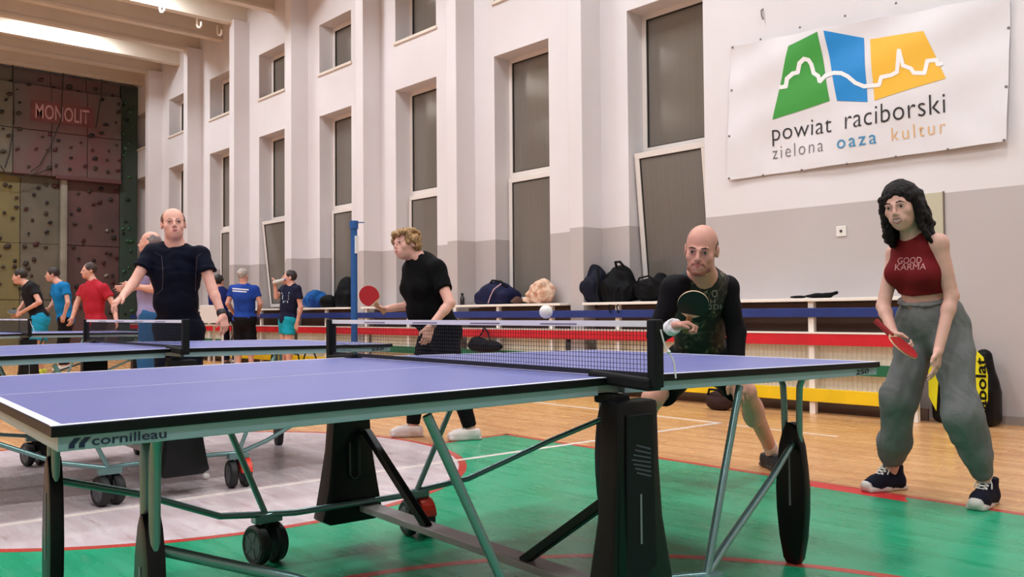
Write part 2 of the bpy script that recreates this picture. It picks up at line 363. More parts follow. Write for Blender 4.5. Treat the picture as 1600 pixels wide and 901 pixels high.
for i in range(7):
    xr = (-3.22 if i == 0 else -7.40-PW*(i-1)); xl = -7.08-PW*i
    sh = MB().box((xl+.02 if i else -7.06, GY-.03, 1.03), (xr-.03, WALL_Y+.26, 1.06)); so = sh.build('window_shelf', M_shelf, bevel=.005)
    w = ['beside the standing woman and under the banner', 'under the navy sports bag and the pink hat', 'behind the blonde woman', 'under the blue bag by the blue post', 'behind the man who drinks', 'second from the climbing wall', 'nearest the climbing wall'][i]
    tag(so, 'cream shelf board on the striped guard ' + w, 'shelf', 'shelf boards under the windows')
    # radiator: corrugated panel
    x0 = xl+.12; x1 = xr-.12; n = int((x1-x0)/.045); vs_ = []; fs_ = []
    for k2 in range(n+1):
        xx = x0+(x1-x0)*k2/n
        for dx, yy in ((0, 7.53), (.027, 7.53), (.030, 7.537), (.042, 7.537)):
            vs_ += [(xx+dx, yy, .16), (xx+dx, yy, .66)]
    nn = len(vs_)//2
    fs_ = [(2*j, 2*j+2, 2*j+3, 2*j+1) for j in range(nn-1)]
    vs_ += [(x0, 7.60, .16), (x0, 7.60, .66), (x1, 7.60, .16), (x1, 7.60, .66)]
    q = len(vs_)-4
    fs_ += [(q, q+1, q+3, q+2), (0, 1, q+1, q), (2*nn-2, q+2, q+3, 2*nn-1)]
    ro = MB().add(vs_, fs_).build('radiator', M_rad)
    tag(ro, 'cream ribbed radiator behind the striped guard ' + w, 'radiator', 'radiators along the window wall')
# wall fittings
so = empty('wall_socket', tuple(at_y(1315, 361, WALL_Y)), label='small white socket on the grey wall under the banner', cat='socket')
MB().box((-.05, -.012, -.05), (.05, 0, .05)).build('plate', mat('socket_white', (226, 220, 214), .4), so, .006); MB().cyl((0, -.012, 0), (0, -.016, 0), .014, 14).build('hole', mat('socket_dark', (70, 62, 60), .5), so)
pd = empty('wall_hatch', (-3.22, WALL_Y, 1.58), label='pale beige hatch door in the wall behind the standing woman', cat='hatch')
MB().box((-.17, -.012, 0), (.07, 0, .385)).build('door', mat('hatch_beige', (190, 182, 158), .5), pd, .003); MB().box((.07, -.014, -.01), (.08, 0, .39)).build('edge_strip', mat('hatch_dark', (110, 98, 90), .5), pd)
vt = at_y(299, 145, WALL_Y); vo = MB().lathe((0, 0, 0), (0, -1, 0), [(.16, 0), (.16, .03), (.11, .05), (.02, .055)], 20).build('wall_smudge', mat('smudge_grey', (150, 142, 134), .7), smooth=True); vo.location = vt  # raised disc added in place of a dark smudge on the wall
tag(vo, 'small round grey vent between two upper windows near the climbing wall', 'smudge')
hk_ = at_y(1192, 14, WALL_Y); ho = MB().tube([(0, 0, 0), (0, -.03, -.02), (.01, -.04, -.08), (.02, -.03, -.12)], .008, 8).build('wall_hook', mat('hook_grey', (120, 112, 110), .5), smooth=True); ho.location = hk_
tag(ho, 'small grey hook on the white wall above the banner', 'hook')
# hooks hanging from the ribs
M_hook = mat('white_hook', (236, 226, 214), .4)
for n_, (hx, hy, d) in enumerate(((250, 17, 16.5), (308, 34, 17.4), (340, 42, 17.9), (433, 0, 15.2))):
    p = at_d(hx, hy, d); p.z = 6.86
    hk = MB().tube([(0, 0, 0), (0, 0, -.16), (.02, .01, -.20), (.06, .03, -.21), (.09, .045, -.18), (.09, .045, -.10)], .022, 8)
    ho = hk.build('ceiling_hook', M_hook, None, smooth=True); ho.location = p
    tag(ho, ['white hook under the ceiling rib, farthest left', 'white hook under the ceiling rib, middle of three', 'white hook under the ceiling rib, next to the pilaster', 'white hook under the nearest rib, right of the others'][n_], 'hook', 'hooks under the ceiling ribs')
# ceiling light fittings around the area lights
M_diff = mat('lamp_diffuser', (255, 246, 232), .4, emit=3.0); M_hous = mat('lamp_housing', (226, 220, 212), .45)
hm = MB().box((-.22, -.9, 0), (.22, .9, .10)).mesh('housing', .008); hm.materials.append(M_hous)
dm = MB().box((-.19, -.87, -.012), (.19, .87, 0)).mesh('diffuser', .004); dm.materials.append(M_diff)
cm = MB().box((-.02, -.02, .10), (.02, .02, .36)).mesh('hanger'); cm.materials.append(M_hous)
for i_, lx in enumerate(LAMP_X):
    for j_, ly in enumerate(LAMP_Y):
        lb = 'long white ceiling lamp, %s from the climbing wall in the row %s' % (['first', 'second', 'third', 'fourth', 'fifth', 'sixth', 'seventh'][i_], ['nearest the windows', 'down the middle', 'farthest from the windows'][j_])
        t = empty('ceiling_lamp', (lx, ly, 7.19), label=lb, cat='ceiling lamp', group='ceiling lamps')
        for nm, me, yy in (('housing', hm, 0), ('diffuser', dm, 0), ('hanger', cm, -.48), ('hanger', cm, .48)):
            q = bpy.data.objects.new(nm, me); COL.objects.link(q); q.parent = t; q.location.y = yy
# ================================================================== table tennis tables
M_top = mat('blue_table_top', (102, 107, 168), .38, noise=.05, nscale=2, bump=.02, bscale=400)
M_edge = mat('black_table_edge', (5, 5, 9), .45, spec=.25)
M_tline = mat('white_table_line', (226, 222, 232), .45)
M_apron = mat('steel_blue_apron', (142, 168, 176), .34, .12)
M_tube = mat('teal_steel_tube', (118, 150, 150), .28, .6)
M_blk = mat('black_plastic', (4, 5, 8), .34, spec=.3)
M_blk2 = mat('black_plastic_matt', (10, 11, 16), .6, spec=.25)
M_tyre = mat('black_tyre', (16, 16, 18), .6); M_hub = mat('wheel_hub_grey', (78, 80, 86), .4)
M_galv = mat('galvanised_bar', (178, 172, 172), .4, .2, noise=.1, nscale=5)
M_brake = mat('red_brake_cover', (222, 58, 36), .4)
M_net = mat('net_string', (18, 18, 30), .7); M_tape = mat('net_tape_white', (226, 220, 226), .6)
M_dark = mat('logo_dark_blue', (14, 30, 62), .4); M_slot = mat('slot_highlight', (120, 122, 128), .35)
TL, TS, BUMP = 1.37, .7625, .015
def zt(y): return .76 + BUMP*(1-abs(y)/TL)
def slope_box(x0, x1, y0, y1, d0, d1, b=None):
    """box whose top/bottom follow the slight crown of the two table halves"""
    b = b or MB(); P = []
    for d in (d0, d1):
        for x, y in ((x0, y0), (x1, y0), (x1, y1), (x0, y1)): P.append((x, y, zt(y)+d))
    return b.add(P, [(0,3,2,1),(4,5,6,7),(0,1,5,4),(1,2,6,5),(2,3,7,6),(3,0,4,7)])
def make_table(label, brake=False, tether=False):
    rt = empty('tennis_table', label=label, cat='tennis table', group='table tennis tables')
    for s in (-1, 1):
        y0, y1 = (-TL, -.004) if s < 0 else (.004, TL)
        tp = slope_box(-TS, TS, y0, y1, -.020, -.001).build('tabletop', [M_edge], rt, .002)
        slope_box(-TS+.001, TS-.001, y0+.001, y1-.001, -.001, .0).build('playing_surface', M_top, tp)
        lw = .02
        for nm, a in (('side_line', (-TS+.001, -TS+lw, y0, y1)), ('side_line', (TS-lw, TS-.001, y0, y1)), ('end_line', (-TS+lw, TS-lw) + ((-TL+.001, -TL+lw) if s < 0 else (TL-lw, TL-.001))), ('centre_line', (-.0015, .0015, y0, y1))):
            slope_box(*a, -.0005, .0006).build(nm, M_tline, tp)
        ap = MB(); h0, h1 = -.047, -.020; w = .02
        ye = -TL+.012 if s < 0 else TL-.012; yi = s*.05
        fr = empty('apron_frame'); fr.parent = rt
        lo, hi = min(ye, yi), max(ye, yi)
        for sx in (-1, 1):
            slope_box(sx*(TS-.008)-(w if sx > 0 else 0), sx*(TS-.008)+(0 if sx > 0 else w), lo, hi, h0, h1).build('side_rail', M_apron, fr, .002)
        slope_box(-TS+.028, TS-.028, ye if s < 0 else ye-w, ye+w if s < 0 else ye, h0, h1).build('end_rail', M_apron, fr, .002)
        slope_box(-TS+.028, TS-.028, yi-w/2, yi+w/2, h0, h1).build('inner_rail', M_apron, fr)
        ly = -1.13 if s < 0 else 1.2
        for sx in (-1, 1):
            lx = sx*.5
            leg = empty('leg', (lx, ly, 0)); leg.parent = rt
            for q in (-1, 1):
                MB().tube([(q*.075, 0, .705), (q*.05, 0, .698), (q*.036, 0, .665), (q*.033, 0, .60), (q*.03, 0, .40)], .0125, 10).build('leg_tube', M_tube, leg, smooth=True)
            prof = [(-.022, 0), (.022, 0), (.036, .02), (.052, .10), (.062, .20), (.064, .28), (.058, .36), (.048, .44), (.030, .50), (.010, .53), (-.010, .53), (-.030, .50), (-.048, .44), (-.058, .36), (-.064, .28), (-.062, .20), (-.052, .10), (-.036, .02)]
            MB().prism(prof, lambda u, v, t: (u, -.020+.04*t, v)).build('leg_shoe', M_blk, leg, .007, True)
            for q in (-1, 1): MB().box((-.004, q*.021-.001, .22), (.004, q*.021+.001, .42)).build('slot', M_slot, leg)
            # brace and rail of this corner
            bx, by, bz = sx*.79, s*.34, .185
            MB().tube([(lx+sx*.012, ly-s*.02, .45), (lx+sx*.10, ly-s*.28, .36), (sx*.70, s*.55, .225), (bx, by, bz)], .0125, 10).build('frame_tube', M_tube, rt, smooth=True)
            MB().tube([(bx, by, bz), (sx*.735, s*.58, .715)], .012, 10).build('brace_tube', M_tube, rt, smooth=True)
            MB().bar((bx, by-s*.06, bz-.012), (bx, by+s*.05, bz-.012), .05, .035).build('wheel_bracket', M_tube, rt, .006)
            # twin wheel
            wh = empty('wheel', (bx, by, .076), (.18 if s < 0 else -.15)); wh.parent = rt
            for q in (-1, 1):
                c = (0, q*.038, 0)
                MB().lathe(c, (0, 1, 0), [(.05, -.018), (.066, -.022), (.075, -.014), (.075, .014), (.066, .022), (.05, .018)], 28).build('tyre', M_tyre, wh, smooth=True)
                MB().lathe(c, (0, 1, 0), [(.050, -.019), (.046, -.012), (.014, -.016), (.014, .016), (.046, .012), (.050, .019)], 24).build('hub', M_hub, wh, smooth=True)
                for k in range(5):
                    a = 2*math.pi*k/5; d = Vector((math.cos(a), 0, math.sin(a)))
                    MB().bar(Vector(c)+d*.012, Vector(c)+d*.052, .012, .042, (0, 1, 0)).build('spoke', M_hub, wh)
            MB().bar((0, 0, .01), (0, 0, .11), .03, .03).build('fork', M_blk, wh, .005)
            if sx > 0 and s > 0 and brake or (sx < 0 and s > 0 and not brake):
                o_ = MB().lathe((0, .03, 0), (0, 1, 0), [(.079, -.03), (.082, -.028), (.082, .028), (.079, .03)], 26).build('x', M_brake, wh)
                bm = bmesh.new(); bm.from_mesh(o_.data)
                bmesh.ops.bisect_plane(bm, geom=bm.verts[:]+bm.edges[:]+bm.faces[:], plane_co=(0, 0, .012), plane_no=(0, 0, -1), clear_outer=True)
                bm.to_mesh(o_.data); bm.free(); o_.name = 'brake_cover'
    # pedestals under the net ends
    for sx in (-1, 1):
        ped = empty('pedestal', (sx*.80, .02, 0)); ped.parent = rt
        def pf(u, v, t, sx=sx): return (sx*(-.034+.068*t)*(1 + (.35 if v < .3 else 0)), u, v)
        prof = [(-.140, .125), (-.10, .105), (.10, .105), (.140, .125), (.130, .16), (.111, .26), (.093, .40), (.081, .55), (.076, .715), (-.076, .715), (-.081, .55), (-.093, .40), (-.111, .26), (-.130, .16)]
        MB().prism(prof, pf).build('column', M_blk, ped, .012, True)
        MB().prism([(-.06, .22), (.06, .22), (.055, .40), (.05, .68), (-.05, .68), (-.055, .40)], lambda u, v, t, sx=sx: (sx*(.034+.008*t), u, v)).build('cover_panel', M_blk2, ped, .006)
        MB().box((-.0435 if sx < 0 else .0415, -.006, .34), (-.0415 if sx < 0 else .0435, .0, .47)).build('slot', M_slot, ped)
        for q in range(7):
            y0 = -.036+.006*abs(3-q); MB().bar((sx*.0428, y0, .60-q*.012), (sx*.0428, .036, .585-q*.012), .0012, .004, (0, 0, 1)).build('moulded_wave', mat('wave_grey', (70, 76, 90), .4), ped)
        MB().tube([(sx*-.052, -.02, .43), (sx*-.052, -.02, .30), (sx*-.052, -.008, .285), (sx*-.052, .012, .285), (sx*-.052, .022, .30), (sx*-.052, .022, .43)], .004, 6).build('inner_rim', mat('rim_grey', (44, 44, 48), .3), ped)
        MB().tube([(sx*.79, -.34, .185), (sx*.745, -.24, .185), (sx*.745, .24, .185), (sx*.79, .34, .185)], .0125, 10).build('frame_tube', M_tube, rt, smooth=True)
        MB().bar((sx*.28, .07, .165), (sx*.74, .07, .47), .03, .03).build('strut', M_blk, rt, .004)
    MB().box((-.80, .045, .145), (.80, .125, .17)).build('cross_bar', M_galv, rt, .004)
    # net
    net = empty('net', (0, 0, .76+BUMP)); net.parent = rt
    b = MB(); th = .0011; HH = .1525
    k = 0
    for i in range(int(1.80/.0125)):
        x = -.90+.0125*i; b.box((x-th/2, -th/2, .016), (x+th/2, th/2, HH-.014))
    for j in range(10):
        z = .026+.0125*j; b.box((-.90, -th/2, z-th/2), (.90, th/2, z+th/2))
    no = b.build('net_mesh', M_net, net); tag(no, kind='stuff')
    MB().box((-.905, -.003, HH-.016), (.905, .003, HH)).build('net_tape', M_tape, net)
    MB().box((-.905, -.002, .004), (.905, .002, .018)).build('lower_tape', M_net, net)
    for x in (-.62, -.26, .1, .46): MB().box((x, -.0036, HH-.012), (x+.16, -.003, HH-.008)).build('tape_print', mat('tape_print_grey', (120, 112, 130), .5), net)
    for sx in (-1, 1):
        po = empty('net_post', (sx*.915, 0, .76+BUMP)); po.parent = rt
        MB().box((-.014, -.018, -.02), (.014, .018, .156)).build('upright', M_blk2, po, .005)
        MB().bar((-sx*.0, 0, -.012), (-sx*.23, 0, -.0), .05, .034).build('clamp_arm', M_blk2, po, .008)
        MB().box((min(-sx*.20, -sx*.12), -.03, -.07), (max(-sx*.20, -sx*.12), .03, -.045)).build('clamp_jaw', M_blk2, po, .006)
        MB().cyl((-sx*.16, 0, -.10), (-sx*.16, 0, -.06), .014, 12).build('clamp_screw', M_blk, po)
    if tether:
        MB().tube([(.934, .0, .905), (.940, .01, .86), (.945, .02, .845), (.952, .03, .82), (.955, .032, .78)], .0022, 6).build('net_cord', M_tape, rt)
        MB().lathe((.944, .018, .848), (0, 0, 1), [(.002, -.006), (.006, 0), (.002, .006)], 8).build('cord_knot', M_tape, rt)
    # printing on the near side rails
    xf = TS-.008+.0006
    lettering('cornilleau', (xf, -1.303, zt(-1.3)-.0405), (0, 1, 0.012), (0, 0, 1), .0165, .130, M_dark, rt, 'maker_lettering', bold=.012)
    for q in (0, 1):
        y0 = -1.341+q*.0165; z0 = zt(-1.33)-.0425
        MB().prism([(0, 0), (.010, 0), (.010, .006), (.020, .0175), (.010, .0175), (.001, .008)], lambda u, v, t, y0=y0, z0=z0: (xf-.0004+.0012*t, y0+u, z0+v)).build('maker_mark', M_dark, rt)
    lettering('250', (xf, 1.216, zt(1.216)-.042), (0, 1, 0.01), (0, 0.25, 1), .018, .085, M_edge, rt, 'model_number', bold=.015)
    lettering('B', (xf, 1.315, zt(1.31)-.041), (0, 1, 0), (0, 0, 1), .016, .018, mat('pale_print', (150, 160, 160), .5), rt, 'model_letter')
    return rt
t1 = make_table('nearest blue tennis table in the foreground, maker name on its side', tether=True)
t1.location = (-2.3522, 1.8356, 0); t1.rotation_euler = (0, 0, -.06292)
t2 = make_table('blue tennis table behind the nearest one, red brake on its wheel', brake=True)
t2.location = (-5.45, 1.79, 0); t2.rotation_euler = (0, 0, -.02)
t3 = copy_tree(t1); t3.location = (-11.0, 2.3, 0); t3.rotation_euler = (0, 0, .02)
t3['label'] = 'farthest blue tennis table, beside the men at the climbing wall'
# ================================================================== banner
def bump_y(x, z):
    u = (x+5.3)/2.7; v = (z-2.3)/1.4
    w = .010*math.sin(5*u+2.2*v+.5)+.006*math.sin(11*u-6*v)+.012*math.exp(-((u-.05+.25*(1-v))**2)/.006)*.6+.008*math.sin(16*(v-u*.6))*v
    return WALL_Y-.05+w*1.5+.010*math.sin(26*u+9*v+2*math.sin(5*v))*(.35+.65*v)*.6
B_TL, B_TR, B_BR, B_BL = at_y(1143, 73, WALL_Y), at_y(1581, -9, WALL_Y), at_y(1577, 222, WALL_Y), at_y(1140, 282, WALL_Y)
ban = empty('banner', (-4, WALL_Y-.02, 2.3), label='white cloth banner with green, blue and yellow emblem and lettering', cat='banner')
NX, NZ = 110, 56; V = []; Fc = []
for j in range(NZ+1):
    for i in range(NX+1):
        u = i/NX; v = j/NZ
        p = (B_BL*(1-u)+B_BR*u)*(1-v)+(B_TL*(1-u)+B_TR*u)*v
        p = Vector((p.x, 0, p.z)); p.z += .02*math.sin(u*math.pi*8)*(v-.5)*.15 - .012*abs(math.sin(u*math.pi*5))*(v > .98)
        V.append((p.x, bump_y(p.x, p.z), p.z))
for j in range(NZ):
    for i in range(NX):
        a = j*(NX+1)+i; Fc.append((a, a+1, a+NX+2, a+NX+1))
n0 = len(V); V += [(x, y+.004, z) for x, y, z in V]; Fc += [tuple(i+n0 for i in reversed(f)) for f in Fc]
M_ban = mat('banner_vinyl', (226, 220, 223), .5, noise=.03, nscale=2)
def rel(me): return xform(me, lambda c: c-Vector(ban.location))
bo = MB().add(V, Fc); me = bo.mesh('cloth'); rel(me); link('cloth', me, M_ban, ban, True)
def on_banner(nm, polys, m, proud=.003, cuts=3, rawmesh=None):
    if rawmesh is None:
        me = bpy.data.meshes.new(nm); vv = []; ff = []
        for P in polys: ff.append(tuple(range(len(vv), len(vv)+len(P)))); vv += [(p.x, 0, p.z) for p in P]
        me.from_pydata(vv, [], ff)
    else: me = rawmesh
    bm = bmesh.new(); bm.from_mesh(me); bmesh.ops.triangulate(bm, faces=bm.faces)
    for _ in range(cuts):
        es = [e for e in bm.edges if e.calc_length() > .05]
        if es: bmesh.ops.subdivide_edges(bm, edges=es, cuts=1, use_grid_fill=False); bmesh.ops.triangulate(bm, faces=bm.faces)
    bm.to_mesh(me); bm.free()
    xform(me, lambda c: Vector((c.x, bump_y(c.x, c.z)-proud, c.z))-Vector(ban.location)); return link(nm, me, m, ban, True)
def BP(zx, zy): return at_y(1120+zx/3.004, zy/3.004, WALL_Y-.025)
M_bg = mat('banner_green', (58, 152, 58), .5); M_bb = mat('banner_blue', (10, 132, 204), .5); M_by = mat('banner_yellow', (240, 182, 48), .5)
M_bk = mat('banner_black', (40, 34, 38), .5); M_bgr = mat('banner_grey', (110, 104, 104), .5)
on_banner('emblem_green', [[BP(*q) for q in ((268, 563), (537, 475), (488, 155), (348, 220))]], M_bg, cuts=4)
on_banner('emblem_blue', [[BP(*q) for q in ((572, 475), (717, 481), (695, 180), (517, 150))]], M_bb, cuts=4)
on_banner('emblem_yellow', [[BP(*q) for q in ((750, 475), (1083, 371), (980, 150), (724, 186))]], M_by, cuts=4)
sk = [(306, 412), (332, 408), (338, 372), (365, 348), (388, 342), (398, 300), (420, 280), (440, 285), (452, 305), (462, 345), (485, 360), (492, 386), (520, 358), (560, 345), (595, 347), (625, 362), (660, 392), (700, 408), (772, 402), (782, 366), (832, 356), (858, 342), (868, 240), (886, 312), (922, 326), (936, 346), (985, 347), (997, 290), (1038, 284), (1046, 306), (1064, 300)]
w_ = 9.5; quads = []
for a, b in zip(sk[:-1], sk[1:]):
    dx, dy = b[0]-a[0], b[1]-a[1]; l = math.hypot(dx, dy); nx, ny = -dy/l*w_, dx/l*w_; ex, ey = dx/l*4, dy/l*4
    quads.append([BP(*q) for q in ((a[0]-ex+nx, a[1]-ey+ny), (b[0]+ex+nx, b[1]+ey+ny), (b[0]+ex-nx, b[1]+ey-ny), (a[0]-ex-nx, a[1]-ey-ny))])
on_banner('skyline_stripe', quads, mat('banner_white_print', (244, 238, 238), .5), .006, 2)
def ban_text(body, a, b, cap, m, nm, xh=False, bold=0, space=1.):
    """text whose baseline runs from zoomed pixel a to b; cap = height in zoomed pixels at the start"""
    A = BP(*a); B = BP(*b); d = B-A; d.y = 0; wid = d.length; d.normalize(); up = Vector((-d.z, 0, d.x)); hh = (BP(a[0], a[1]-cap)-A).length
    me = text_mesh(body, 1, 0, 'LEFT', space, bold); xs_ = [v.co.x for v in me.vertices]; x0 = min(xs_); w = max(xs_)-x0
    ref = .50 if xh else .69
    xform(me, lambda c: A+d*((c.x-x0)/w*wid)+up*(c.y/ref*hh)); on_banner(nm, None, m, .0045, 1, me)
ban_text('powiat', (263, 662), (545, 621), 56, M_bk, 'lettering_black', True, -.008, 1.05)
ban_text('raciborski', (612, 608), (1080, 530), 64, M_bk, 'lettering_black', True, -.008, 1.05)
ban_text('zielona', (263, 748), (506, 710), 44, M_bgr, 'lettering_grey', True, -.012, 1.25)
ban_text('oaza', (572, 700), (760, 674), 44, mat('banner_blue_text', (58, 140, 186), .5), 'lettering_blue', True, 0, 1.25)
ban_text('kultur', (830, 664), (1082, 624), 46, mat('banner_orange_text', (226, 176, 116), .5), 'lettering_orange', True, -.01, 1.25)
M_grom = mat('grommet_steel', (124, 116, 114), .4, .6)
gp = [(75, 222), (210, 186), (400, 132), (615, 80), (848, 18), (1100, -48), (72, 424), (65, 640), (62, 838), (218, 822), (402, 798), (618, 770), (848, 737), (1093, 703), (1358, 660), (1363, 408), (1370, 130), (1376, -20)]
for q in gp:
    p = BP(*q); y = bump_y(p.x, p.z)
    g_ = MB().lathe((p.x-ban.location.x, y-ban.location.y-.003, p.z-ban.location.z), (0, -1, 0), [(.011, -.004), (.012, .002), (.006, .004)], 12).build('grommet', M_grom, ban)
# ================================================================== climbing wall at the far end
CX = END_X+.02
def climb_mat(nm, a, b_, sc=1.2):
    return mat(nm, a, .75, noise=.5, nscale=sc, rgb2=b_, bump=.35, bscale=5)
cw = empty('climbing_wall', (CX, 4.5, 0), label='tall artificial climbing wall with coloured holds at the far end', cat='climbing wall')
M_c_ol = climb_mat('panel_olive_grey', (112, 104, 90), (96, 90, 78)); M_c_rd = climb_mat('panel_dull_red', (100, 70, 68), (82, 62, 60))
M_c_ye = climb_mat('panel_mustard', (124, 112, 70), (112, 104, 76)); M_c_gn = climb_mat('panel_dark_green', (52, 72, 58), (58, 66, 60)); M_c_gy = climb_mat('panel_light_grey', (156, 150, 136), (134, 128, 116))
M_c_up = climb_mat('panel_upper_grey', (98, 88, 82), (108, 70, 70), .8)
def cbox(nm, y0, y1, z0, z1, x0, x1, m, bev=.02):
    return MB().box((x0-CX, y0-4.5, z0), (x1-CX, y1-4.5, z1)).build(nm, m, cw, bev)
def yz(px, py, x=END_X+.3): p = at_x(px, py, x); return p.y, p.z
yR = WALL_Y-.01
y187 = yz(187, 300)[0]; y104 = yz(104, 300)[0]; y93 = yz(93, 300)[0]; y35 = yz(32, 300)[0]; yL = y35-1.3
z277 = yz(100, 279)[1]; ztop = 6.84
y187u = yz(190, 200, END_X+.52)[0]; y20u = yz(22, 200, END_X+.52)[0]
cbox('panel_green', y187, yR-.0, 0, ztop, END_X, END_X+.36, M_c_gn)
ps = [(y104, y187, M_c_rd), (y35, y93, M_c_ol), (yL, y35, M_c_ye), (yL-2.4, yL, M_c_ol), (yL-5, yL-2.4, M_c_rd)]
for a, b_, m in ps:
    zz = [0, 1.35, 2.7, z277]
    for k in range(3): cbox('panel', a+.005, b_-.005, zz[k]+.004, zz[k+1]-.004, END_X, END_X+.28+.03*random.random(), m, .012)
cbox('rib_column', y93, y104, 0, z277, END_X, END_X+.42, M_c_gy, .05)
zz = [z277, (z277+ztop-.36)/2, ztop-.36, ztop]
w3 = (y187u-y20u)/3; yc = [yL-5, yL-2.4, y20u-.02, y20u+w3, y20u+2*w3, y187u]
for j in range(3):
    for i in range(5):
        cbox('panel', yc[i]+.006, yc[i+1]-.006, zz[j]+.006, zz[j+1]-.006, END_X, END_X+(.52 if j < 2 else .40), [M_c_ol, M_c_ol, M_c_up, M_c_up, M_c_up][i], .012)
cbox('ledge', y20u+.9, y187u, z277-.05, z277+.05, END_X, END_X+.56, mat('ledge_red', (92, 56, 56), .7))
hp = [mat('hold_black', (26, 22, 22), .6), mat('hold_maroon', (74, 30, 32), .6), mat('hold_brown', (58, 46, 38), .6), mat('hold_pale', (150, 140, 132), .6), mat('hold_green', (60, 104, 74), .6)]
hold_me = []
for k in range(5):
    bm = bmesh.new(); bmesh.ops.create_icosphere(bm, subdivisions=1, radius=1)
    for v in bm.verts: v.co *= (.8+.4*random.random())
    for v in bm.verts: v.co.x *= .6
    me = bpy.data.meshes.new('hold'); bm.to_mesh(me); bm.free(); me.materials.append(hp[k])
    me.polygons.foreach_set('use_smooth', [True]*len(me.polygons)); hold_me.append(me)
def hold(y, z, x, s, k):
    q = bpy.data.objects.new('hold', hold_me[k]); COL.objects.link(q); q.parent = cw; q.location = (x-CX, y-4.5, z); q.scale = (s, s*random.uniform(.8, 1.4), s*random.uniform(.7, 1)); q.rotation_euler = (random.random()*.6, 0, 0)
cells = []
for i in range(14):
    for j in range(11):
        if random.random() < .78:
            y = yL+(y187u-yL)*(i+random.uniform(.1, .9))/14; z = 1.0+(z277-1.1)*(j+random.uniform(.1, .9))/11
            if y93-.1 < y < y104+.1: continue
            hold(y, z, END_X+.33, random.uniform(.038, .066), random.choice([0, 0, 2, 1, 2, 2, 2] if y < y93 else [0, 1, 1, 2, 0, 1, 3]))
A0_ = at_x(97, 172, END_X+.53)
for i in range(13):
    for j in range(8):
        if random.random() < .8:
            y = yL+(y187u-yL)*(i+random.uniform(.1, .9))/13; z = z277+.15+(ztop-z277-.3)*(j+random.uniform(.1, .9))/8
            if A0_.z-.45 < z < A0_.z+.45 and yz(48, 170, END_X+.53)[0]-.1 < y < yz(146, 170, END_X+.53)[0]+.1: continue
            hold(y, z, END_X+(.56 if z < ztop-.36 else .44), random.uniform(.036, .066), random.choice([0, 0, 2, 1, 1, 2]))
for j in range(26):
    hold(random.uniform(y187+.05, yR-.12), 1+5.6*random.random(), END_X+.38, random.uniform(.035, .055), random.choice([4, 4, 3, 0, 4]))
# painted name board and climbing ropes
A = at_x(48, 172, END_X+.53); Bq = at_x(146, 178, END_X+.53)
MB().box((.50, A.y-4.5, A.z-.24), (.515, Bq.y-4.5, A.z+.26)).build('name_board', mat('name_board_red', (112, 58, 60), .7, noise=.2, nscale=4), cw)
lettering('MONOLIT', (.516, A.y-4.5+.1, A.z-.24+.08), (0, 1, 0), (0, 0, 1), .34, Bq.y-A.y-.2, mat('name_lettering', (186, 140, 140), .7), cw, 'name_lettering', bold=.01)
for pts in ([(100, 92), (97, 152), (96, 186), (78, 230), (62, 258), (48, 268)], [(20, 100), (22, 190), (15, 240), (8, 262)], [(0, 258), (10, 272), (35, 276), (62, 270), (78, 262)], [(160, 96), (158, 150), (150, 200)]):
    P = [at_x(*q, END_X+.64) for q in pts]
    MB().tube([(p.x-CX, p.y-4.5, p.z) for p in P], .015, 6).build('rope', mat('rope_dark', (48, 42, 40), .8), cw)
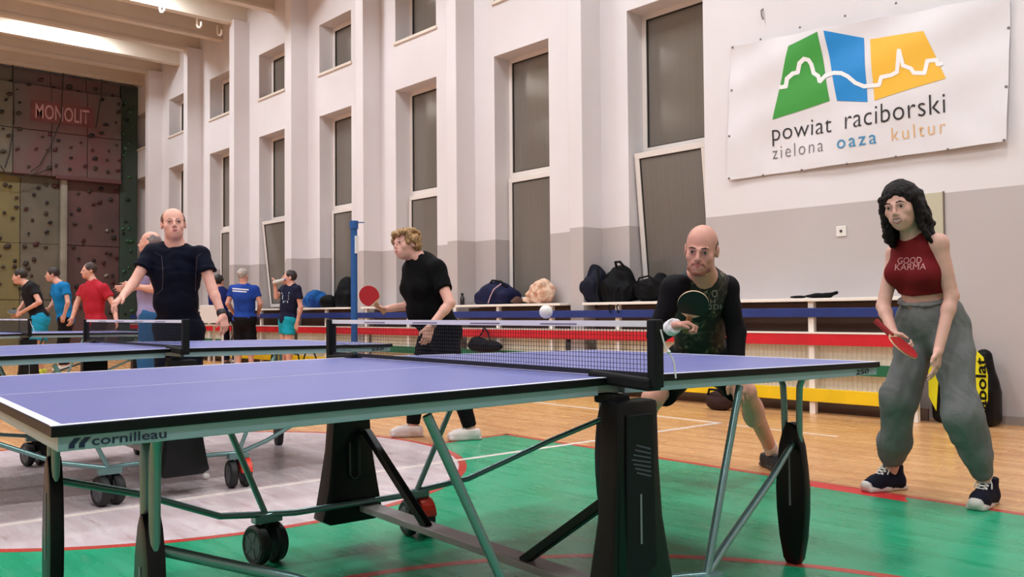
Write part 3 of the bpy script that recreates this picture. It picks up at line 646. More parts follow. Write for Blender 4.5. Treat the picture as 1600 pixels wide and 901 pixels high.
# ================================================================== smooth solids: distance fields -> one continuous mesh
def nv(v): return np.array(v, dtype=np.float64)
def unit(v):
    v = nv(v); return v/max(np.linalg.norm(v), 1e-9)
def frame3(x, y):
    """orthonormal columns: x kept, y made square to it"""
    x = unit(x); y = nv(y); y = unit(y-x*np.dot(x, y)); return np.stack([x, y, np.cross(x, y)], 1)
class SDF:
    def __init__(s, res): s.res = res; s.ops = []
    def _add(s, fn, lo, hi, k, m, op): s.ops.append((fn, nv(lo), nv(hi), k, m, op)); return s
    def cone(s, a, b, ra, rb=None, k=.02, m=0, op='u'):
        a = nv(a); b = nv(b); rb = ra if rb is None else rb; ba = b-a; L2 = max(ba@ba, 1e-9); R = max(ra, rb)
        def fn(P):
            q = P-a; t = np.clip((q@ba)/L2, 0, 1); return np.linalg.norm(q-t[..., None]*ba, axis=-1)-(ra+(rb-ra)*t)
        return s._add(fn, np.minimum(a, b)-R, np.maximum(a, b)+R, k, m, op)
    def sleeve(s, a, b, ra, rb, k=.02, m=0):
        a = nv(a); b = nv(b); ba = b-a; L = np.linalg.norm(ba); u = ba/L; R = max(ra, rb)
        def fn(P):
            q = P-a; t = q@u; tc = np.clip(t, 0, L); return np.maximum(np.linalg.norm(q-tc[..., None]*u, axis=-1)-(ra+(rb-ra)*tc/L), t-L)
        return s._add(fn, np.minimum(a, b)-R, np.maximum(a, b)+R, k, m, 'u')
    def chain(s, pts, rs, k=.02, m=0, op='u'):
        for i in range(len(pts)-1): s.cone(pts[i], pts[i+1], rs[i], rs[i+1], k, m, op)
        return s
    def ell(s, c, r, A=None, k=.02, m=0, op='u'):
        c = nv(c); r = nv(r); A = np.eye(3) if A is None else A
        def fn(P):
            q = (P-c)@A; k0 = np.linalg.norm(q/r, axis=-1); k1 = np.linalg.norm(q/(r*r), axis=-1); return k0*(k0-1)/np.maximum(k1, 1e-6)
        e = np.abs(A)@r
        return s._add(fn, c-e, c+e, k, m, op)
    def box(s, c, h, A=None, rr=.01, k=.01, m=0, op='u'):
        c = nv(c); h = nv(h)-rr; A = np.eye(3) if A is None else A
        def fn(P):
            q = np.abs((P-c)@A)-h; return np.linalg.norm(np.maximum(q, 0), axis=-1)+np.minimum(q.max(-1), 0)-rr
        e = np.abs(A)@(h+rr)
        return s._add(fn, c-e, c+e, k, m, op)
    def cut(s, p, n, k=.004):
        """remove everything on the side the normal n points to"""
        p = nv(p); n = unit(n)
        return s._add(lambda P: (P-p)@n, None, None, k, None, 'cut') if False else (s.ops.append((lambda P: (P-p)@n, None, None, k, None, 'cut')) or s)
    def build(s, name, mats, parent=None, origin=(0, 0, 0), disp=None):
        res = s.res; us = [o for o in s.ops if o[5] == 'u']
        lo = np.min([o[1] for o in us], 0)-res*4-.01; hi = np.max([o[2] for o in us], 0)+res*4+.01
        n = np.ceil((hi-lo)/res).astype(int)+1
        ax = [lo[i]+res*np.arange(n[i]) for i in range(3)]
        V = np.full(n, .5, np.float32); ID = np.zeros(n, np.uint8)
        for fn, a, b, k, m, op in s.ops:
            if op == 'cut': i0 = np.zeros(3, int); i1 = n
            else:
                mg = k+res*4
                i0 = np.clip(((a-mg-lo)/res).astype(int), 0, n-1); i1 = np.clip(((b+mg-lo)/res).astype(int)+2, 1, n)
            sl = tuple(slice(p, q) for p, q in zip(i0, i1))
            P = np.stack(np.meshgrid(*[ax[i][sl[i]] for i in range(3)], indexing='ij'), -1)
            d = fn(P); v = V[sl].astype(np.float64)
            if op == 'u':
                h = np.clip(.5+.5*(v-d)/k, 0, 1) if k > 0 else (d < v)*1.
                if m is not None: idv = ID[sl]; idv[d < v] = m
                V[sl] = v*(1-h)+d*h-k*h*(1-h)
            else:
                dd = d if op == 'cut' else -d
                h = np.clip(.5-.5*(v-dd)/k, 0, 1); nvv = v*(1-h)+dd*h+k*h*(1-h)
                if m is not None: idv = ID[sl]; idv[dd > v-k*.3] = m
                V[sl] = nvv
        if disp is not None:
            I = np.nonzero(np.abs(V) < res*4+.01)
            P = np.stack([ax[i][I[i]] for i in range(3)], -1); V[I] += disp(P)
        ins = V < 0
        # surface nets
        c = np.zeros(n-1, np.uint8)
        for dx in (0, 1):
            for dy in (0, 1):
                for dz in (0, 1): c += ins[dx:n[0]-1+dx, dy:n[1]-1+dy, dz:n[2]-1+dz]
        act = (c > 0) & (c < 8); idx = np.full(n-1, -1, np.int32); A_ = np.argwhere(act); idx[act] = np.arange(len(A_))
        acc = np.zeros((len(A_), 3)); cnt = np.zeros(len(A_))
        cor = [(0,0,0),(1,0,0),(0,1,0),(1,1,0),(0,0,1),(1,0,1),(0,1,1),(1,1,1)]
        ed = [(0,1),(2,3),(4,5),(6,7),(0,2),(1,3),(4,6),(5,7),(0,4),(1,5),(2,6),(3,7)]
        cv = [V[A_[:, 0]+q[0], A_[:, 1]+q[1], A_[:, 2]+q[2]] for q in cor]
        for a, b in ed:
            x = (cv[a] < 0) != (cv[b] < 0); t = cv[a]/np.where(x, cv[a]-cv[b], 1); qa = nv(cor[a]); qb = nv(cor[b])
            p = qa+(qb-qa)*t[:, None]; acc[x] += p[x]; cnt[x] += 1
        pos = (A_+acc/cnt[:, None])*res+lo
        quads = []
        for axn in range(3):
            s0 = [slice(None)]*3; s1 = [slice(None)]*3; s0[axn] = slice(0, -1); s1[axn] = slice(1, None)
            a = ins[tuple(s0)]; b = ins[tuple(s1)]; E = np.argwhere(a != b); u, w = [(1, 2), (2, 0), (0, 1)][axn]
            E = E[(E[:, u] > 0) & (E[:, w] > 0) & (E[:, u] < n[u]-1) & (E[:, w] < n[w]-1)]
            def cell(du, dw):
                q = E.copy(); q[:, u] -= du; q[:, w] -= dw; return idx[q[:, 0], q[:, 1], q[:, 2]]
            Q = np.stack([cell(1, 1), cell(0, 1), cell(0, 0), cell(1, 0)], 1)
            fl = ~a[E[:, 0], E[:, 1], E[:, 2]]; Q[fl] = Q[fl][:, ::-1]; quads.append(Q)
        Q = np.concatenate(quads)
        # two light smoothing passes
        for _ in range(2):
            sm = np.zeros_like(pos); ct = np.zeros(len(pos))
            for i in range(4):
                for j in (1, 3): np.add.at(sm, Q[:, i], pos[Q[:, (i+j) % 4]]); np.add.at(ct, Q[:, i], 1)
            pos = pos*.5+sm/np.maximum(ct, 1)[:, None]*.5
        me = bpy.data.meshes.new(name); org = nv(origin)
        me.vertices.add(len(pos)); me.vertices.foreach_set('co', (pos-org).astype(np.float32).ravel())
        me.loops.add(Q.size); me.loops.foreach_set('vertex_index', Q.astype(np.int32).ravel())
        me.polygons.add(len(Q)); me.polygons.foreach_set('loop_start', np.arange(0, Q.size, 4, dtype=np.int32))
        cc = pos[Q].mean(1); gi = np.clip(np.rint((cc-lo)/res).astype(int), 0, n-1)
        me.polygons.foreach_set('material_index', ID[gi[:, 0], gi[:, 1], gi[:, 2]].astype(np.int32))
        me.update(calc_edges=True); me.validate()
        o = link(name, me, mats, parent, True)
        return o
def folds(amp, sc, seed=0, axis=None):
    r = np.random.default_rng(seed); W = [(unit(r.normal(size=3))*sc*f, r.uniform(0, 6.28), a) for f, a in ((1, 1), (1.7, .6), (2.9, .4), (.6, .8))]
    if axis is not None: W = [((w-unit(axis)*(w@unit(axis))*.8), ph, a) for w, ph, a in W]
    def fn(P):
        q = P+.02*np.sin(P[:, [1, 2, 0]]*sc*.7+seed); t = 0
        for w, ph, a in W: t = t+a*np.sin(q@w+ph)
        return amp*t
    return fn
# ================================================================== people
def skin_mat(nm, rgb): return mat(nm, rgb, .48, noise=.07, nscale=14, spec=.35)
M_eyew = mat('eye_white', (196, 186, 180), .25); M_iris = mat('iris_dark', (38, 28, 22), .15); M_teeth = mat('teeth', (250, 244, 236), .3)
def dirv(px_right, toward, up=0):
    """direction in the room from picture terms: to the right, towards the viewer, up"""
    f = nv((CF.x, CF.y, 0)); r = nv((CR.x, CR.y, 0)); return unit(unit(r)*px_right-unit(f)*toward+nv((0, 0, up)))
def J3(p, d): return nv(at_d(p[0], p[1], d))
def hand(S, w, d, pn, ts, curl=.5, m=0, sc=1., spread=1., thumb=.5):
    """palm with five fingers; d along the hand, pn where the palm faces, ts towards the thumb"""
    w = nv(w); d = unit(d); pn = nv(pn); pn = unit(pn-d*(pn@d)); ts = nv(ts); ts = unit(ts-d*(ts@d)-pn*(ts@pn)); A = np.stack([ts, d, pn], 1)
    S.box(w+d*.042*sc, nv((.040, .048, .015))*sc, A, .013*sc, .012, m)
    for i, (o, L) in enumerate(((.031, .072), (.0105, .080), (-.0105, .075), (-.031, .058))):
        p = w+d*(.084-.006*abs(i-1))*sc+ts*o*sc; r = (.0095 if i < 3 else .0082)*sc; th = curl*.5; lens = (L*.45, L*.32, L*.26)
        fd0 = unit(d+ts*o*2.2*spread)
        for q in range(3):
            e = p+(fd0*math.cos(th)+pn*math.sin(th))*lens[q]*sc; S.cone(p, e, r, r*.9, .004, m); p = e; r *= .9; th += curl
    p = w+d*.022*sc+ts*.032*sc; q1 = p+(ts*.62+d*.62+pn*.35*thumb)*.042*sc; q2 = q1+(d*.85+ts*(.3-.5*thumb)+pn*.55*thumb)*.034*sc
    S.cone(w+d*.018*sc+ts*.015*sc, p, .016*sc, .014*sc, .012, m); S.cone(p, q1, .0130*sc, .0115*sc, .006, m); S.cone(q1, q2, .0112*sc, .0085*sc, .004, m)
def torso(S, J, b, t=0., m=0, k=.05, lo=0., fem=0.):
    """trunk solids; b = build factor, t = cloth thickness"""
    pel, nk = J['pelvis'], J['neck']; up = unit(nk-pel); L = np.linalg.norm(nk-pel)
    lc = unit(J['shL']-J['shR']); lc = unit(lc-up*(lc@up)); fr = np.cross(lc, up); Ac = np.stack([lc, fr, up], 1)
    lp = unit(J['hipL']-J['hipR']); lp = unit(lp-up*(lp@up)); fp = np.cross(lp, up); Ap = np.stack([lp, fp, up], 1)
    lm = unit(lc+lp); Am = frame3(lm, unit(np.cross(lm, up)))
    bend = J.get('bend', 0)
    S.ell(pel+up*.02, nv((.165*b+t, .118*b+t, .135+t)), Ap, k, m)
    S.ell(pel+up*L*.36+fp*(.012+.02*J.get('belly', 0))-fr*bend*.5, nv((.140*b*(1-.08*fem)+t, .108*b+.03*J.get('belly', 0)+t, .17+t)), Am, k, m)
    S.ell(pel+up*L*.68-fr*bend, nv((.158*b+t, .122*b+t, .20+t)), Ac, k, m)
    ct = pel+up*L*.90-fr*bend*.6
    for sh in ('shL', 'shR'):
        S.cone(ct, J[sh]-up*.012, .078*b+t, .046*b+t*.6, .035, m)
        S.cone(nk+up*.025, J[sh]+(ct-J[sh])*.25, .042+t*.3, .040*b+t*.4, .04, m)
    if fem:
        for q in (-1, 1): S.ell(pel+up*L*.66+lc*q*.072+fr*(.085*b), nv((.068, .062, .066))*fem+t, Ac, .035, m)
def neck(S, J, r=.056, m=0):
    S.cone(J['neck']-unit(J['neck']-J['pelvis'])*.03, J['head']-J['hz']*.06-J['hy']*.018, r*1.12, r, .035, m)
def arms(S, J, b=1., m=0):
    for q in 'LR':
        s, e, w = J['sh'+q], J['el'+q], J['wr'+q]
        S.ell(s, nv((.050, .050, .050))*b, None, .025, m)
        S.cone(s, e, .047*b, .038*b, .02, m); S.cone(e, w, .038*b, .027*b, .015, m); S.ell(e+(w-e)*.25, nv((.036, .036, .036))*b, None, .02, m)
def legs(S, J, b=1., m=0):
    for q in 'LR':
        h, k_, a = J['hip'+q], J['kn'+q], J['an'+q]
        S.cone(h, k_, .088*b, .056*b, .04, m); S.cone(k_, a, .055*b, .036*b, .03, m)
        fw = J['ft'+q]-a; fw[2] = 0; fw = unit(fw); S.ell(k_+(a-k_)*.3-fw*.015, nv((.055, .055, .095))*b, None, .04, m)
        S.cone(a, a-nv((0, 0, .03)), .036*b, .034*b, .02, m); S.cone(a-nv((0, 0, .04)), J['ft'+q]-fw*.05, .034, .026, .02, m)
def head(S, J, sc=1., m=0, ear=True, wide=1., smile=0., fem=0.):
    c = J['head']; A = np.stack([J['hx'], J['hy'], J['hz']], 1); P = lambda x, y, z: c+A@(nv((x*wide, y, z))*sc); R = lambda *r: nv(r)*sc
    S.ell(P(0, -.014, .036), R(.076*wide, .096, .086), A, .02, m)
    S.ell(P(0, .022, -.030), R(.063*wide, .070, .084), A, .03, m)
    S.ell(P(0, .034, -.076), R((.049-.006*fem)*wide, .050, .040), A, .025, m)
    S.ell(P(0, .074-.004*fem, -.098), R(.022-.005*fem, .017, .016-.002*fem), A, .02, m)
    for q in (-1, 1):
        S.ell(P(q*(.041-.002*smile), .058+.003*smile, -.026+.004*smile), R(.024, .022+.003*smile, .022), A, .02, m)
        S.ell(P(q*.032, .098, .003), R(.019, .013, .010), A, .012, None, 's')
        S.ell(P(q*.032, .079, .0035), R(.0165, .011, .012), A, .006, m)
        S.cone(P(q*.012, .092-.004*fem, .020), P(q*.048, .080-.004*fem, .020), (.0085-.002*fem)*sc, .007*sc, .010, m)
        if ear:
            S.ell(P(q*.078, -.008, -.006), R(.010, .021, .033), A, .008, m); S.ell(P(q*.088, -.002, -.004), R(.006, .010, .018), A, .004, None, 's')
    S.cone(P(0, .092, .016), P(0, .115-.004*fem, -.024), (.0080-.001*fem)*sc, (.0120-.0022*fem)*sc, .009, m)
    for q in (-1, 1): S.ell(P(q*(.012-.002*fem), .102-.003*fem, -.030), R(.0085, .010, .0075), A, .006, m)
    S.ell(P(0, .084-.002*smile, -.062+.003*smile), R(.032+.010*smile, .020, .024), A, .02, m)
    if smile: S.ell(P(0, .106, -.0635), R(.029, .014, .0110), A, .004, m, 's')
    else: S.cone(P(-.022, .101, -.0630), P(.022, .101, -.0630), .0022*sc, None, .004, m, 's')
def face(J, root, org, sc=1., wide=1., smile=0., lip=None, lash=None, res=.0022):
    """eyes, lips and teeth: small pieces set into the face"""
    c = J['head']; A = np.stack([J['hx'], J['hy'], J['hz']], 1); P = lambda x, y, z: c+A@(nv((x*wide, y, z))*sc)
    for q in (-1, 1):
        S = SDF(res); yaw = q*-.28; Rm = A@np.array([[math.cos(yaw), -math.sin(yaw), 0], [math.sin(yaw), math.cos(yaw), 0], [0, 0, 1]])
        e = P(q*.032, .0835, .0035); S.ell(e, nv((.0132, .0100, .0056-.0012*smile))*sc, Rm, .001, 0)
        ey = S.build('eye', M_eyew, root, org)
        S = SDF(res*.7); S.ell(P(q*.032, .0893, .0035), nv((.0066, .0052, .0060-.0012*smile))*sc, A, .001, 0); S.build('iris', M_iris, ey, org)
        if lash is not None:
            S = SDF(res); S.chain([P(q*.018, .0905, .0065), P(q*.032, .0945, .0112-.001*smile), P(q*.046, .0850, .0070)], [.0014*sc, .0022*sc, .0014*sc], .002, 0); S.build('eyelash', lash, ey, org)
    S = SDF(res); u = .0045*smile
    if smile:
        S.chain([P(-.035, .0900, -.0465), P(-.017, .1000, -.0535), P(0, .1030, -.0570), P(.017, .1000, -.0535), P(.035, .0900, -.0465)], [.0014, .0022, .0024, .0022, .0014], .003, 0)
        S.chain([P(-.035, .0900, -.0470), P(-.020, .0975, -.0670), P(0, .1005, -.0748), P(.020, .0975, -.0670), P(.035, .0900, -.0470)], [.0014, .0024, .0030, .0024, .0014], .003, 0)
    else:
        S.chain([P(-.023, .0950, -.0625), P(-.009, .1020, -.0585), P(0, .1025, -.0595), P(.009, .1020, -.0585), P(.023, .0950, -.0625)], [.0016, .0034, .0032, .0034, .0016], .003, 0)
        S.chain([P(-.021, .0950, -.0640), P(0, .1010, -.0680), P(.021, .0950, -.0640)], [.0016, .0046, .0016], .003, 0)
    S.build('lips', lip or M_lip, root, org)
    if smile:
        S = SDF(res); S.ell(P(0, .0875, -.0605), nv((.0310, .0115, .0090))*sc, A, .002, 0); S.cut(P(0, 0, -.0530), J['hz'], .002); S.cut(P(0, 0, -.0700), -J['hz'], .002); S.build('teeth', M_teeth, root, org)
def brows(S, J, sc=1., m=0, r=.0036, wide=1.):
    c = J['head']; A = np.stack([J['hx'], J['hy'], J['hz']], 1); P = lambda x, y, z: c+A@(nv((x*wide, y, z))*sc)
    for q in (-1, 1): S.chain([P(q*.014, .1000, .0265), P(q*.034, .0955, .0295), P(q*.052, .082, .0225)], [r*sc, r*sc*1.1, r*sc*.6], .004, m)
def shoe(nm, J, q, root, org, kind, mats, res):
    a = J['an'+q]; toe = J['ft'+q].copy(); fw = toe-a; fw[2] = 0; fw = unit(fw); lt = np.cross(fw, nv((0, 0, 1))); A = np.stack([lt, fw, nv((0, 0, 1))], 1)
    L = J.get('footlen', .26); t = nv((toe[0], toe[1], 0)); h = t-fw*L; P = lambda x, y, z: h+A@nv((x, y*L, z))
    S = SDF(res)
    top = .085 if kind != 'high' else .134
    S.chain([P(0, .17, .045), P(0, .45, .045), P(0, .72, .040), P(0, .88, .036)], [.041, .040, .042, .032], .02, 0)
    S.cone(P(0, .19, .05), P(0, .29, top+.02), .040, .047, .03, 0)
    S.cone(P(0, .22, top-.01), P(0, .62, .055), .034, .030, .025, 0)
    if kind == 'high': S.ell(P(0, .94, .033), nv((.035, .025, .027)), A, .006, 1)
    S.box(P(0, .33, .014), nv((.035, L*.35, .014)), A, .012, .006, 1); S.box(P(0, .70, .014), nv((.044, L*.27, .014)), A, .012, .012, 1)
    S.cut(P(0, 0, top), (0, 0, 1), .004)
    S.cut((0, 0, .001), (0, 0, -1), .001)
    so = S.build('shoe', mats[:2], root, org)
    if len(mats) > 2:
        b = MB(); lo = nv(org)
        n = 6 if kind == 'high' else 4; z0 = top-.01; yy, zz_ = .40*L, .055-z0; ln = math.hypot(yy, zz_); ny, nz = -zz_/ln, yy/ln
        def sp(y, ang, r=.0385):
            za = z0+(y-.22)/.40*(.055-z0); rr = r-.004*(y-.22)/.4
            return Vector(P(rr*math.sin(ang), y+ny*rr*math.cos(ang)/L, za+nz*rr*math.cos(ang))-lo)
        for k in range(n):
            y = .60-.34*k/(n-1)
            for s_ in (-1, 1): b.tube([sp(y, -s_*.75), sp(y-.012, -s_*.35), sp(y-.03, s_*.05), sp(y-.045, s_*.4), sp(y-.055, s_*.75)], .0036, 6)
        if kind == 'high':
            for s_ in (-1, 1): b.tube([sp(.30, 0, .041), sp(.34, s_*.5, .046), sp(.42, s_*.9, .047), sp(.50, s_*1.15, .046)], .0034, 6)
        b.build('laces', mats[2], so)
    return so
def set_head(J, c, face, up=(0, 0, 1)):
    J['head'] = nv(c); J['hy'] = unit(face); J['hx'] = unit(np.cross(nv(up), J['hy'])); J['hz'] = np.cross(J['hy'], J['hx'])
    return J
def foot(J, q, g, d, z=.085):
    g = nv((g[0], g[1], 0)); d = nv(d); d[2] = 0; d = unit(d); J['an'+q] = g+nv((0, 0, z)); J['ft'+q] = g+d*.175
def on_cloth(me, o_target, root, nm, m, face=None, proud=.003):
    """press flat lettering (mesh in room space) on to a garment along -face"""
    from mathutils.bvhtree import BVHTree
    T = o_target.data; bv = BVHTree.FromPolygons([v.co for v in T.vertices], [p.vertices[:] for p in T.polygons]); org = Vector(root.location)
    bm = bmesh.new(); bm.from_mesh(me); bmesh.ops.triangulate(bm, faces=bm.faces); bm.to_mesh(me); bm.free()
    def fn(c):
        p = c-org; d = (-Vector(face)).normalized() if face is not None else (c-CAM).normalized(); h = bv.ray_cast(p-d*.4, d)
        return (h[0]-d*proud) if h[0] is not None else p
    xform(me, fn); return link(nm, me, m, root)
def person(name, label, J, group=None):
    g = (J['ftL']+J['ftR'])/2; r = empty(name, (g[0], g[1], 0), label=label, cat='person', group=group); return r, nv((g[0], g[1], 0))

def shirt(J, root, org, m, res, b=1., t=.016, sl=.5, hem=.10, slr=(.066, .062), fem=0., amp=.0022, seed=1, hole=.068, nm='shirt', long=False, sleeves=True, fsc=22., extra=None):
    S = SDF(res); up = unit(J['neck']-J['pelvis']); torso(S, J, b, t, 0, .05, fem=fem)
    if hem is not None: S.cut(J['pelvis']-up*hem, -up)
    if sleeves:
        for q in 'LR':
            s_, e, w = J['sh'+q], J['el'+q], J['wr'+q]
            S.ell(s_, nv((.056, .056, .056))*b+t*.1, None, .03, 0)
            if long: S.cone(s_, e, slr[0], slr[1], .03, 0); S.sleeve(e, e+(w-e)*.93, slr[1], slr[1]*.72, .02, 0)
            else: S.sleeve(s_, s_+(e-s_)*sl, slr[0], slr[1], .03, 0)
    if extra: extra(S)
    S.cone(J['neck']+up*.022+np.cross(unit(J['shL']-J['shR']), up)*.012, J['head'], hole, hole, .008, None, 's')
    f1 = folds(amp, fsc, seed, (0, 0, 1) if seed % 2 else None); f2 = folds(amp*.6, fsc*2.3, seed+3)
    return S.build(nm, m, root, org, lambda P: f1(P)+f2(P))
def trousers(J, root, org, m, res, b=1., t=.014, r=(.10, .075, .062), end=.92, waist=.09, amp=.003, seed=3, nm='trousers', short=False, cuff=None):
    S = SDF(res); up = unit(J['neck']-J['pelvis']); pel = J['pelvis']; lp = unit(J['hipL']-J['hipR']); lp = unit(lp-up*(lp@up)); Ap = np.stack([lp, np.cross(lp, up), up], 1)
    S.ell(pel+up*.01, nv((.165*b+t, .118*b+t, .16+t)), Ap, .05, 0); S.cut(pel+up*waist, up)
    for q in 'LR':
        h, k_, a = J['hip'+q], J['kn'+q], J['an'+q]
        if short: S.sleeve(h, h+(k_-h)*end, r[0], r[1], .05, 0)
        else:
            S.cone(h, k_, r[0], r[1], .05, 0); e = k_+(a-k_)*end
            if cuff: S.chain([k_, k_+(a-k_)*.55, k_+(a-k_)*(end-.10)], [r[1], r[2]*1.14, r[2]*.98], .03, 0); S.sleeve(k_+(a-k_)*(end-.12), e, cuff, cuff, .018, 0)
            else: S.sleeve(k_, e, r[1], r[2], .03, 0)
    f1 = folds(amp, 20, seed); f2 = folds(amp*.55, 52, seed+1)
    return S.build(nm, m, root, org, lambda P: f1(P)+f2(P))
def body(J, root, org, m, res, b=1., hs=1., fem=0., jaw=None, bald=True, neckr=.056, hands=(), legb=None, smile=0., wide=1., armb=None):
    S = SDF(res); torso(S, J, b*.97, 0, 0, .05, fem=fem*.95); neck(S, J, neckr); arms(S, J, armb or b); legs(S, J, legb or b)
    head(S, J, hs, 0, True, wide, smile, 1. if fem else 0.)
    for h in hands: hand(S, *h[0], **h[1])
    return S.build('body', m, root, org)
# ------------------------------------------------------------------ main players
M_lip = mat('lips', (176, 96, 88), .4)
def hp_(J, sc=1., wide=1.):
    c = J['head']; A = np.stack([J['hx'], J['hy'], J['hz']], 1)
    return (lambda x, y, z: c+A@(nv((x*wide, y, z))*sc)), A
RES = .0055
def narrow(J, f):
    c = (J['shL']+J['shR'])/2
    for q in 'LR': J['sh'+q] = c+(J['sh'+q]-c)*f
def make_woman_right():
    J = dict(pelvis=J3((1456, 503), 4.42), neck=J3((1432, 378), 4.36), shR=J3((1396, 396), 4.50), shL=J3((1470, 378), 4.24), elR=J3((1380, 478), 4.46), wrR=J3((1396, 521), 4.30),
             elL=J3((1487, 462), 4.24), wrL=J3((1466, 548), 4.16), hipR=J3((1436, 512), 4.50), hipL=J3((1484, 514), 4.34), knR=J3((1405, 622), 4.42), knL=J3((1503, 645), 4.16), footlen=.255)
    foot(J, 'R', at_z(1393, 765), dirv(-1, .32)); foot(J, 'L', at_z(1543, 789), nv(at_z(1500, 803)-at_z(1552, 780)))
    set_head(J, J3((1408, 322), 4.30), dirv(-.70, .76, -.20), dirv(-.22, .05, 1))
    narrow(J, .90)
    root, org = person('person', 'laughing woman in dark red crop top and grey sweatpants, standing at right', J)
    sk = skin_mat('skin_light', (216, 166, 150)); hs = .98
    hd = [((J['wrR'], J['wrR']*0+dirv(.25, .55, -.75), dirv(.7, .1, .2), dirv(-.3, .9, .5)), dict(curl=1.15, thumb=.9, sc=.92)), ((J['wrL'], dirv(-.22, .15, -1), dirv(-.75, -.6, 0), dirv(-.6, .8, 0)), dict(curl=.28, thumb=.3, sc=.92))]
    body(J, root, org, [sk], RES, .86, hs, .9, hands=hd, neckr=.046, legb=.92, smile=1., wide=.95, armb=.86)
    face(J, root, org, hs, .95, 1., lip=mat('lips_rosy', (160, 76, 78), .4), lash=mat('lash_dark', (26, 18, 18), .6))
    P, A = hp_(J, hs)
    # long wavy hair
    S = SDF(.0055)
    S.ell(P(0, -.020, .040), nv((.088, .104, .094))*hs, A, .02, 0)
    S.ell(P(.0, .085, -.035), nv((.064, .075, .088))*hs, A, .015, None, 's')
    r = np.random.default_rng(3)
    for i in range(64):
        a = r.uniform(.55, 5.7); a = math.pi*.5+a-math.pi*.0   # round the back from one temple to the other
        x = math.cos(a)*.080; y = math.sin(a)*.092-.018
        if y > .03: continue
        pts = []; rs = []; n = 7; Ln = r.uniform(.17, .25); ph = r.uniform(0, 6)
        for k in range(n):
            f = k/(n-1); out = 1+.28*f
            pts.append(P(x*out+.012*math.sin(ph+f*7)*f, min(y, .03)*out*(1-.2*f)+.012*math.cos(ph+f*7)*f-.012*f, .045-Ln*f)); rs.append((.021-.006*f)*(1 if f < .9 else .7))
        S.chain(pts, rs, .008, 0)
    S.build('hair', mat('hair_dark_brown', (22, 13, 13), .5, noise=.5, nscale=3, bump=.9, bscale=4, stretch=(45, 45, 6), spec=.25), root, org, folds(.0022, 150, 5, (0, 0, 1)))
    S = SDF(.003); brows(S, J, hs, 0, .0036, .95); S.build('eyebrows', mat('hair_dark_brown', (34, 22, 22)), root, org)
    up = unit(J['neck']-J['pelvis'])
    # crop top
    S = SDF(RES); torso(S, J, .86, .009, 0, .045, fem=.98); S.cut(J['pelvis']+up*.172, -up)
    lat = unit(J['shL']-J['shR']); fr = np.cross(lat, up)
    for q, s_ in (('L', 1), ('R', -1)):
        S.ell(J['sh'+q]+lat*s_*.035, nv((.056, .080, .105)), np.stack([lat, fr, up], 1), .015, None, 's')
    S.cone(J['neck']+up*.028-fr*.01, J['head'], .062, .062, .01, None, 's')
    top = S.build('crop_top', mat('dark_red_cotton', (112, 26, 30), .75, bump=.1, bscale=300), root, org, folds(.0012, 30, 9))
    trousers(J, root, org, [mat('grey_sweatpants', (112, 112, 112), .9, noise=.1, nscale=8, bump=.15, bscale=120)], RES, .88, .019, (.100, .086, .064), .84, .13, .0044, 4, 'sweatpants', cuff=.046)
    S = SDF(.005); S.ell(J['pelvis']+up*.124, nv((.146, .116, .022)), np.stack([lat, fr, up], 1), .01, 0); S.build('waistband', mat('grey_waistband', (124, 122, 122), .9), root, org, folds(.003, 120, 2, (0, 0, 1)))
    cm = [mat('shoe_navy_canvas', (26, 26, 40), .8), mat('shoe_white_rubber', (206, 196, 190), .5), mat('lace_white', (226, 220, 214), .7)]
    for q in 'LR': shoe('shoe', J, q, root, org, 'high', cm, .0035)
    # printed words on the chest
    f_ = dirv(-.45, .9, 0); rt_ = Vector(np.cross(nv((0, 0, 1)), f_)); rt_ = Vector(dirv(.9, .45, 0)); upv = Vector((0, 0, 1))
    pm = mat('shirt_print_pink', (196, 140, 140), .7)
    for body_, px, w in (('GOOD', (1402, 412), .105), ('KARMA', (1398, 422), .135)):
        me = text_mesh(body_, 1, 0, 'LEFT', 1., .0); xs_ = [v.co.x for v in me.vertices]; x0 = min(xs_); ww = max(xs_)-x0; o_ = at_d(px[0], px[1], 4.22)
        xform(me, lambda c: o_+(rt_*((c.x-x0)/ww)*w)+(upv+rt_*.12)*(c.y/.69*.030)); on_cloth(me, top, root, 'shirt_lettering', pm, None, .002)
    return J
